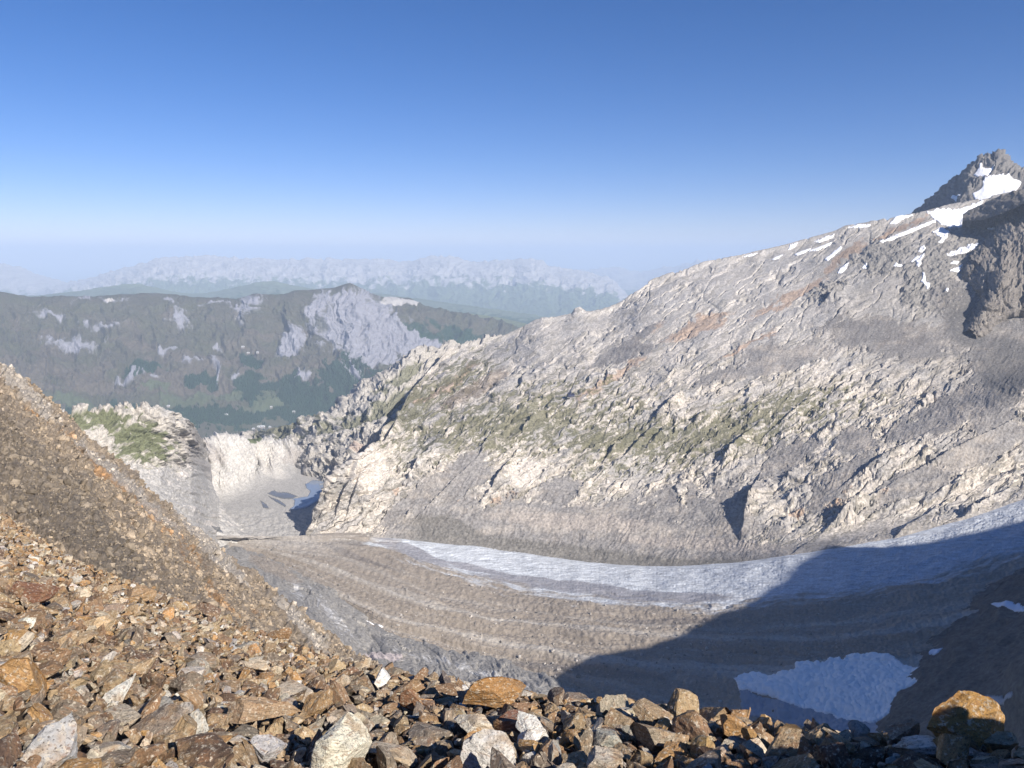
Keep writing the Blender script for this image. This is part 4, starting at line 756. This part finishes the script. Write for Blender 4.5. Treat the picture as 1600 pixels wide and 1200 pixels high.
# ---- stones
def rock_mat():
    m = bpy.data.materials.new('rusty_gneiss'); m.use_nodes = True; t = m.node_tree; N = t.nodes; L = t.links
    b = N['Principled BSDF']; b.inputs['Roughness'].default_value = .82; b.inputs['Specular IOR Level'].default_value = .25
    at = N.new('ShaderNodeAttribute'); at.attribute_name = 'tint'; g_ = N.new('ShaderNodeNewGeometry')
    at2 = N.new('ShaderNodeAttribute'); at2.attribute_name = 'grain'            # position in the stone's own bedding frame
    def noise(vec, sc, det, ro, dist=0):
        n_ = N.new('ShaderNodeTexNoise'); n_.inputs['Scale'].default_value = sc; n_.inputs['Detail'].default_value = det; n_.inputs['Roughness'].default_value = ro; n_.inputs['Distortion'].default_value = dist
        L.new(vec, n_.inputs['Vector']); return n_.outputs[0]
    def ramp(src, a_, b_, lo_=0., hi_=1.):
        r_ = N.new('ShaderNodeMapRange'); r_.inputs['From Min'].default_value = a_; r_.inputs['From Max'].default_value = b_; r_.inputs['To Min'].default_value = lo_; r_.inputs['To Max'].default_value = hi_; L.new(src, r_.inputs[0]); return r_.outputs[0]
    def mix(c0, c1, f_):
        x = N.new('ShaderNodeMix'); x.data_type = 'RGBA'
        if isinstance(c0, tuple): x.inputs['A'].default_value = (*c0, 1)
        else: L.new(c0, x.inputs['A'])
        if isinstance(c1, tuple): x.inputs['B'].default_value = (*c1, 1)
        else: L.new(c1, x.inputs['B'])
        if isinstance(f_, float): x.inputs['Factor'].default_value = f_
        else: L.new(f_, x.inputs['Factor'])
        return x.outputs['Result']
    mp = N.new('ShaderNodeMapping'); mp.inputs['Scale'].default_value = (1, 1, 5); L.new(at2.outputs['Vector'], mp.inputs[0])
    fol = noise(mp.outputs[0], 7, 7, .7, .6); big = noise(at2.outputs['Vector'], 3.2, 5, .6, .4); sp = noise(at2.outputs['Vector'], 26, 5, .7); sp2 = noise(at2.outputs['Vector'], 70, 3, .6)
    c_ = mix(at.outputs['Color'], (.36, .235, .125), ramp(big, .51, .62, 0, .65))
    c_ = mix(c_, (.16, .085, .045), ramp(fol, .53, .63, 0, .8))
    c_ = mix(c_, (.62, .55, .44), ramp(sp, .54, .63, 0, .75))
    c_ = mix(c_, (.07, .055, .045), ramp(sp2, .56, .66, 0, .75))
    sc = N.new('ShaderNodeVectorMath'); sc.operation = 'SCALE'; L.new(c_, sc.inputs[0]); L.new(ramp(fol, .35, .65, .55, 1.4), sc.inputs['Scale'])
    L.new(sc.outputs[0], b.inputs['Base Color'])
    ad = N.new('ShaderNodeMath'); ad.operation = 'ADD'; L.new(fol, ad.inputs[0]); L.new(sp, ad.inputs[1])
    bp = N.new('ShaderNodeBump'); bp.inputs['Distance'].default_value = .03; bp.inputs['Strength'].default_value = .9; L.new(ad.outputs[0], bp.inputs['Height']); L.new(bp.outputs[0], b.inputs['Normal'])
    return m
M_stone_r = rock_mat()
def ico_sphere(s):
    bm = bmesh.new(); bmesh.ops.create_icosphere(bm, subdivisions=s, radius=1); bm.verts.ensure_lookup_table()
    v = np.array([q_.co[:] for q_ in bm.verts]); f_ = np.array([[x.index for x in q_.verts] for q_ in bm.faces]); bm.free(); return v, f_
ICO = {k: ico_sphere(k) for k in (3, 4, 5, 6)}
def stone_shape(sub, rng, flat=.5, npl=13, rough=.05, yr=None):
    """faceted angular block: a ball cut by random planes, chipped along its bedding"""
    v = ICO[sub][0] * 1.5
    for k in range(npl):
        nn = rng.normal(size=3); nn[2] *= .8; nn /= np.linalg.norm(nn); d = rng.uniform(.38, .80)
        s_ = v @ nn; v = v - np.maximum(0, s_ - d)[:, None] * nn
    v = v * np.array((1, yr or rng.uniform(.55, .95), flat))
    o = rng.uniform(0, 100, 3)
    dsp = rough * .8 * (fb3(v + o, .8, 5, 3, .6, 1)) + rough * .9 * fb3((v + o) * (1, 1, 4), .5, 4, 7, .6)
    r_ = v / np.maximum(np.linalg.norm(v, axis=1), 1e-6)[:, None]
    v = v + r_ * dsp[:, None]
    return v.astype(np.float32)
rngS = np.random.default_rng(21)
LIB = {3: [stone_shape(3, rngS, rngS.uniform(.3, .8), 12) for _ in range(40)], 4: [stone_shape(4, rngS, rngS.uniform(.22, .6), 14) for _ in range(30)], 5: [stone_shape(5, rngS, rngS.uniform(.22, .62), 16, .07) for _ in range(36)]}
def rotmat(rz, tilt, az):
    cz, sz_ = math.cos(rz), math.sin(rz); Rz = np.array(((cz, -sz_, 0), (sz_, cz, 0), (0, 0, 1)))
    ax = np.array((math.cos(az), math.sin(az), 0)); c_, s_ = math.cos(tilt), math.sin(tilt); Kx = np.array(((0, -ax[2], ax[1]), (ax[2], 0, -ax[0]), (-ax[1], ax[0], 0)))
    return (np.eye(3) + s_ * Kx + (1 - c_) * Kx @ Kx) @ Rz
PAL = [('rust brown', (.27, .17, .10)), ('tan', (.38, .28, .17)), ('grey brown', (.25, .20, .155)), ('dark brown', (.13, .085, .06)), ('cream', (.55, .47, .35)), ('orange', (.42, .25, .11)), ('pale grey', (.42, .39, .35)), ('white', (.66, .63, .58))]
PW_near = np.array([.20, .24, .22, .09, .09, .07, .06, .03]); PW_far = np.array([.17, .24, .12, .07, .20, .10, .06, .04])
cells = {}
def free(x, y, r, k=.62):
    for i in range(-2, 3):
        for j in range(-2, 3):
            for (x2, y2, r2) in cells.get((int(x * 2) + i, int(y * 2) + j), ()):
                if (x - x2) ** 2 + (y - y2) ** 2 < ((r + r2) * k) ** 2: return False
    return True
def put(x, y, r): cells.setdefault((int(x * 2), int(y * 2)), []).append((x, y, r))
stones = []          # x, y, size, depth, palette, tilt, rz, az
# special stones: px, py (centre in the photo), width in photo pixels, colour, flatness, tilt, label
HERO = [(1500, 1110, 84, (.52, .30, .105), .85, .25, 'big orange boulder with a dark crack, highest on the right edge of the scree'),
        (1418, 1128, 50, (.30, .25, .20), .55, .9, 'grey pointed boulder directly left of the big orange boulder'),
        (1567, 1142, 42, (.42, .34, .23), .7, .3, 'tan boulder right of the big orange boulder'),
        (1488, 1170, 58, (.40, .26, .13), .6, .7, 'brown slab tilted in shade below the big orange boulder'),
        (82, 1158, 86, (.52, .51, .52), .85, .5, 'pointed white and dark grey block in the bottom left corner'),
        (422, 1163, 56, (.72, .70, .68), .7, .2, 'rounded white speckled stone left of the big white topped block'),
        (520, 1178, 92, (.66, .60, .50), .95, .3, 'large cream block with white crust at the bottom edge'),
        (492, 1098, 60, (.42, .28, .14), .5, 1.3, 'upright tan slab standing above the large cream block'),
        (597, 1059, 30, (.88, .87, .85), .7, .1, 'small round bright white stone near the top edge of the scree'),
        (744, 1128, 70, (.80, .73, .60), .5, .5, 'elongated cream white block leaning to the right in the middle'),
        (770, 1170, 100, (.76, .72, .66), .55, .4, 'long white crusted slab at the bottom centre'),
        (835, 1135, 60, (.82, .79, .75), .6, .4, 'bright white angular stone right of the reddish slab'),
        (820, 1150, 36, (.84, .81, .78), .7, .2, 'small white triangular stone under the bright white angular one'),
        (800, 1122, 70, (.28, .14, .09), .35, .3, 'reddish brown flat slab in the middle of the scree'),
        (887, 1120, 44, (.62, .55, .44), .35, 1.4, 'narrow upright pale flake standing on edge'),
        (925, 1142, 32, (.64, .56, .44), .45, 1.2, 'small pale triangular shard right of the upright flake'),
        (770, 1080, 96, (.42, .22, .09), .45, .2, 'long rust orange boulder on the upper rim of the scree'),
        (695, 1062, 26, (.12, .10, .09), .8, .6, 'dark pointed stone poking above the rim left of the rust orange boulder'),
        (300, 1085, 56, (.36, .24, .14), .5, .8, 'brown pointed slab beside a deep black gap on the left'),
        (395, 1105, 90, (.30, .22, .14), .4, .5, 'wide grey brown slab leaning over a black hollow'),
        (60, 925, 60, (.20, .10, .06), .5, .5, 'dark reddish block high on the left of the scree'),
        (220, 927, 42, (.52, .35, .19), .7, .3, 'tan orange cube like block near the upper left rim'),
        (330, 953, 44, (.17, .11, .08), .4, .4, 'dark brown stone jutting from the rim against the slope'),
        (440, 988, 36, (.36, .21, .10), .5, .4, 'brown angular stone on the rim left of centre'),
        (155, 970, 40, (.50, .38, .22), .7, .3, 'yellowish faceted stone in the upper left scree'),
        (1025, 1145, 60, (.36, .30, .22), .7, .4, 'broad grey tan boulder right of the pale triangular shard'),
        (1100, 1160, 46, (.48, .32, .14), .7, .5, 'ochre boulder casting a long shadow, bottom right of centre'),
        (1140, 1135, 34, (.42, .24, .10), .5, 1.1, 'orange pointed stone on the rim, right of centre'),
        (1220, 1165, 62, (.44, .33, .20), .7, .4, 'large tan boulder in the shaded lower right'),
        (1310, 1160, 64, (.40, .31, .20), .6, .3, 'flat topped tan boulder two stones left of the grey pointed boulder'),
        (1175, 1145, 34, (.46, .27, .11), .5, 1.2, 'slim orange pinnacle left of the large tan boulder'),
        (945, 1180, 70, (.55, .50, .42), .6, .4, 'mottled white and brown boulder at the bottom edge'),
        (1105, 1187, 70, (.42, .33, .24), .6, .3, 'broad brown boulder at the bottom edge, right of centre'),
        (640, 1090, 50, (.30, .16, .09), .55, .8, 'reddish brown pointed block right below the small round white stone')]
def hit(px_, py_):
    d = ray(px_, py_); s_ = np.linspace(2, 90, 4000); pts = d[None] * s_[:, None]; z_, q_ = gxy(pts[:, 0], pts[:, 1])
    below = pts[:, 2] < z_ + .05; k = np.argmax(below) if below.any() else None
    if k is None or q_[k] > 1.02:
        h_ = math.hypot(d[0], d[1]); re = np.interp(d[0] / d[1], dirs[:, 0] / np.maximum(dirs[:, 1], 1e-3), rE); k = np.argmin(np.abs(s_ * h_ - re * .985))
    return pts[k]
for h_ in HERO:
    p_ = hit(h_[0], h_[1] + h_[2] * .22); dist = np.linalg.norm(p_); wm = h_[2] / F * dist
    stones.append([p_[0], p_[1], wm / 2 / .85, -.08, h_[3], h_[5], rngS.uniform(-.5, .5), rngS.uniform(0, 6.28), h_[4], h_[6]]); put(p_[0], p_[1], wm * .42)
def scatter(n, rlo, rhi, smin, smax, power, k, rpx):
    c_ = 0
    for _ in range(n):
        u_ = rngS.uniform(-.95, .85); r_ = math.exp(rngS.uniform(math.log(rlo), math.log(rhi))); 
        x = r_ * math.sin(u_ * .82); y = r_ * math.cos(u_ * .82)
        z_, q_ = gxy(np.array([x]), np.array([y])); q_ = q_[0]
        if q_ > 1.06 or y < 1: continue
        s_ = smin * (1 - rngS.random()) ** (-1 / power); s_ = min(s_, smax * min(1, .55 + 4 / r_)); s_ = max(s_, rpx * r_ / F)
        if x / y > -.25 and s_ < .13 and rngS.random() < .45: continue
        if not free(x, y, s_, k): continue
        put(x, y, s_)
        w_ = PW_far if r_ > 13 else PW_near; pi_ = rngS.choice(8, p=w_ / w_.sum())
        stones.append([x, y, s_, rngS.uniform(.1, .45), pi_, abs(rngS.normal(0, .75)), rngS.uniform(0, 6.28), rngS.uniform(0, 6.28), None, None]); c_ += 1
    return c_
print('s1', scatter(1500, 3.2, 45, .16, .31, 3.0, .60, 8))
print('s2', scatter(12000, 3.2, 60, .09, .20, 2.4, .54, 5))
print('s3', scatter(50000, 3.0, 62, .04, .11, 2.2, .50, 2.8))
ord_ = []
for s_ in stones:
    d_ = math.hypot(s_[0], s_[1]); z_, q_ = gxy(np.array([s_[0]]), np.array([s_[1]])); z_ = z_[0]
    if q_[0] > 1: z_ = np.interp(q_[0], [1, 1.1], [z_, z_ - .1])
    s_.append(z_); pp = proj(np.array([[s_[0], s_[1], z_]])); s_.append((float(pp[0][0]), float(pp[1][0])))
    vis = -20 < s_[11][0] < 1620 and s_[11][1] < 1235
    ord_.append((-(1e6 if s_[9] else 0) - (s_[2] / d_ if vis else 0)))
order = np.argsort(ord_)
heroes = [s_ for s_ in stones if s_[9]]
VV = []; FFs = []; CC = []; GG = []; off = 0; used = {}
def relation(s_):
    x, y = s_[11]; best = sorted(heroes, key=lambda h__: (h__[11][0] - x) ** 2 + (h__[11][1] - y) ** 2)
    for h__ in best[:4]:
        dx, dy = x - h__[11][0], y - h__[11][1]
        side = ('right of' if dx > 0 else 'left of') if abs(dx) > abs(dy) * 2 else (('below' if dy > 0 else 'above') if abs(dy) > abs(dx) * 2 else (('below' if dy > 0 else 'above') + (' right of' if dx > 0 else ' left of')))
        far = '' if math.hypot(dx, dy) < 45 else 'well '
        yield far + side + ' the ' + SHORT[h__[9]]
SHORT = {h_[6]: sh for h_, sh in zip(HERO, ['big orange boulder', 'grey pointed boulder', 'tan rim boulder', 'shaded brown slab', 'corner white block', 'white speckled stone', 'large cream block', 'upright tan slab', 'round white stone', 'leaning cream block', 'white crusted slab', 'white angular stone', 'white triangular stone', 'reddish flat slab', 'upright pale flake', 'pale triangular shard',
        'rust orange boulder', 'dark pointed stone', 'brown slab by the gap', 'wide grey brown slab', 'dark reddish block', 'tan orange block', 'dark rim stone', 'brown rim stone', 'yellowish faceted stone', 'grey tan boulder', 'ochre boulder', 'orange pointed stone', 'large tan boulder', 'flat topped boulder', 'orange pinnacle', 'mottled boulder', 'broad brown boulder', 'reddish pointed block'])}
for rank, oi in enumerate(order):
    x, y, sz, dep, pc, tl_, rz, az, flat, lab, z_, pxy = stones[oi]
    d_ = math.hypot(x, y); ppx = sz / d_ * F; indiv = rank < 300
    sub = 5 if (indiv and ppx > 26) else (4 if ppx > 9 else 3)
    v = LIB[sub][rngS.integers(len(LIB[sub]))] if flat is None else stone_shape(6 if ppx > 32 else 5, np.random.default_rng(int(pxy[0]) // 40 * 7 + int(flat * 100)), flat, 15, .07, .9 if flat > .6 else None)
    if flat is not None: sub = 6 if ppx > 32 else 5
    R__ = rotmat(rz, tl_, az); w_ = (v * sz) @ R__.T
    col = np.array(pc if not np.isscalar(pc) else PAL[pc][1], np.float32) * rngS.uniform(.78, 1.25) * (1 + rngS.normal(0, .015, 3))
    dn = sz * (.30 - dep) if indiv or flat is not None else sz * (.15 - dep)
    base = np.array((x, y, z_ + dn)); gr_ = v * sz + rngS.uniform(0, 50, 3)
    if indiv:
        cn = ('white' if col.min() > .55 else 'rust') ; 
        o = link_mesh('boulder' if sz > .2 else 'stone', w_, ICO[sub][1], M_stone_r, np.tile(col, (len(v), 1)), False)
        ga = o.data.attributes.new('grain', 'FLOAT_VECTOR', 'POINT'); ga.data.foreach_set('vector', np.ascontiguousarray(gr_, np.float32).ravel()); o.location = base
        if lab: tag(o, lab, 'boulder' if sz > .2 else 'stone', 'stones of the foreground scree')
        else:
            nm = PAL[pc][0]; fl = 'flat' if v[:, 2].max() - v[:, 2].min() < .85 else 'blocky'; szn = 'large' if ppx > 30 else ('medium' if ppx > 18 else 'small'); L_ = None
            for rel in relation(stones[oi]):
                for cand_ in (f'{szn} {nm} {fl} stone {rel}', f'{szn} {nm} {fl} shard {rel}'):
                    if cand_ not in used: L_ = cand_; break
                if L_: break
            L_ = L_ or cand_; used[L_] = 1
            tag(o, L_, 'boulder' if sz > .2 else 'stone', 'stones of the foreground scree')
    else:
        VV.append((w_ + base).astype(np.float32)); FFs.append(ICO[sub][1] + off); off += len(v); CC.append(np.tile(col, (len(v), 1))); GG.append(gr_.astype(np.float32))
o = link_mesh('loose_stones', np.vstack(VV), np.vstack(FFs), M_stone_r, np.vstack(CC), False)
ga = o.data.attributes.new('grain', 'FLOAT_VECTOR', 'POINT'); ga.data.foreach_set('vector', np.vstack(GG).ravel())
tag(o, 'countless smaller rust brown and cream stones covering the scree slope', 'stones', kind='stuff'); print('stones', len(stones), off)
# ------------------------------------------------------------------ unseen bank added right of the picture to shade its lower right part
cl = []
for a_, b_, t_ in [(1010, 1290, 2.5), (1080, 1235, 2.8), (1150, 1200, 3.2), (1230, 1178, 3.6), (1310, 1160, 4), (1400, 1156, 4.4), (1500, 1166, 4.8), (1600, 1170, 5.2), (1800, 1172, 6)]:
    q0 = hit(a_, min(b_, 1199)) if b_ < 1200 else PZ(a_, b_, -3.6); q1 = q0 + np.array((0, 0, -.03))
    while True:
        q2 = q1 + SD * t_
        if math.atan2(q2[0], q2[1]) > math.radians(43): break
        t_ += .2
    cl.append(q2)
K = 300; crs = spl(cl, K); crs[:, 2] += .22 * fb(np.linspace(0, 22, K), np.zeros(K), 4, 800, .6)
ft1 = crs.copy(); ft1[:, 2] = -4.6 - .25 * np.hypot(crs[:, 0], crs[:, 1]); ft1[:, 0] -= .3; ft1[:, 1] += .3
bk1 = crs + np.array((1.5, -1.5, -1.5)); bk2 = bk1 + np.array((2, -2, -5))
g = loft([ft1, crs, bk1, bk2], (60, 20, 10), .2); g = g + normals(g) * (.08 * fb3(g, .6, 4, 90, .6, 1))[..., None]
sheet('shade_bank', g, np.tile(np.array((.25, .19, .13), np.float32), (*g.shape[:2], 1)) * (1 + .4 * fb3(g, .3, 4, 91))[..., None], M_dirt)
rb = np.random.default_rng(77); R2, C2 = g.shape[:2]; VV = []; FFs = []; CC = []; GG = []; off = 0
for _ in range(3600):
    i_, j_ = int(rb.integers(20, R2 - 1)), int(rb.integers(0, C2)); p0 = g[i_, j_] + rb.normal(0, .05, 3) * (1, 1, 0)
    v = LIB[4 if _ % 3 == 0 else 3][rb.integers(30)]; sz = min(.06 * (1 - rb.random()) ** (-.5), .3)
    if p0[1] < 12 and math.atan2(p0[0], p0[1]) < math.radians(40): continue
    w_ = (v * sz) @ rotmat(rb.uniform(0, 6.28), abs(rb.normal(0, .6)), rb.uniform(0, 6.28)).T + p0 - np.array((0, 0, sz * (.25 if i_ < 40 or i_ > 80 else .8))); col = np.array(PAL[rb.choice(8, p=PW_near / PW_near.sum())][1]) * rb.uniform(.8, 1.25)
    VV.append(w_.astype(np.float32)); FFs.append(ICO[4 if _ % 3 == 0 else 3][1] + off); off += len(v); CC.append(np.tile(col, (len(v), 1))); GG.append((v * sz + rb.uniform(0, 50, 3)).astype(np.float32))
o = link_mesh('loose_stones', np.vstack(VV), np.vstack(FFs), M_stone_r, np.vstack(CC), False)
ga = o.data.attributes.new('grain', 'FLOAT_VECTOR', 'POINT'); ga.data.foreach_set('vector', np.vstack(GG).ravel())
tag(o, 'rust brown stones covering the added shade bank right of the viewpoint', 'stones', kind='stuff')
# ------------------------------------------------------------------ haze
bm = bmesh.new(); bmesh.ops.create_cube(bm, size=1); me = bpy.data.meshes.new('haze'); bm.to_mesh(me); bm.free()
hz = bpy.data.objects.new('haze', me); COL.objects.link(hz); x0, x1, y0, y1, z0_, z1_ = -72000, 72000, -22000, 122000, -2303, 640
hz.scale = (x1 - x0, y1 - y0, z1_ - z0_); hz.location = ((x0 + x1) / 2, (y0 + y1) / 2, (z0_ + z1_) / 2)
m = bpy.data.materials.new('haze'); m.use_nodes = True; t = m.node_tree; t.nodes.clear(); pv = t.nodes.new('ShaderNodeVolumePrincipled'); ou = t.nodes.new('ShaderNodeOutputMaterial')
pv.inputs['Color'].default_value = (.64, .78, 1.0, 1); pv.inputs['Density'].default_value = 0.000044; pv.inputs['Anisotropy'].default_value = -0.1
t.links.new(pv.outputs[0], ou.inputs['Volume']); me.materials.append(m); tag(hz, 'thin blue summer haze filling the valley', 'haze', kind='stuff')
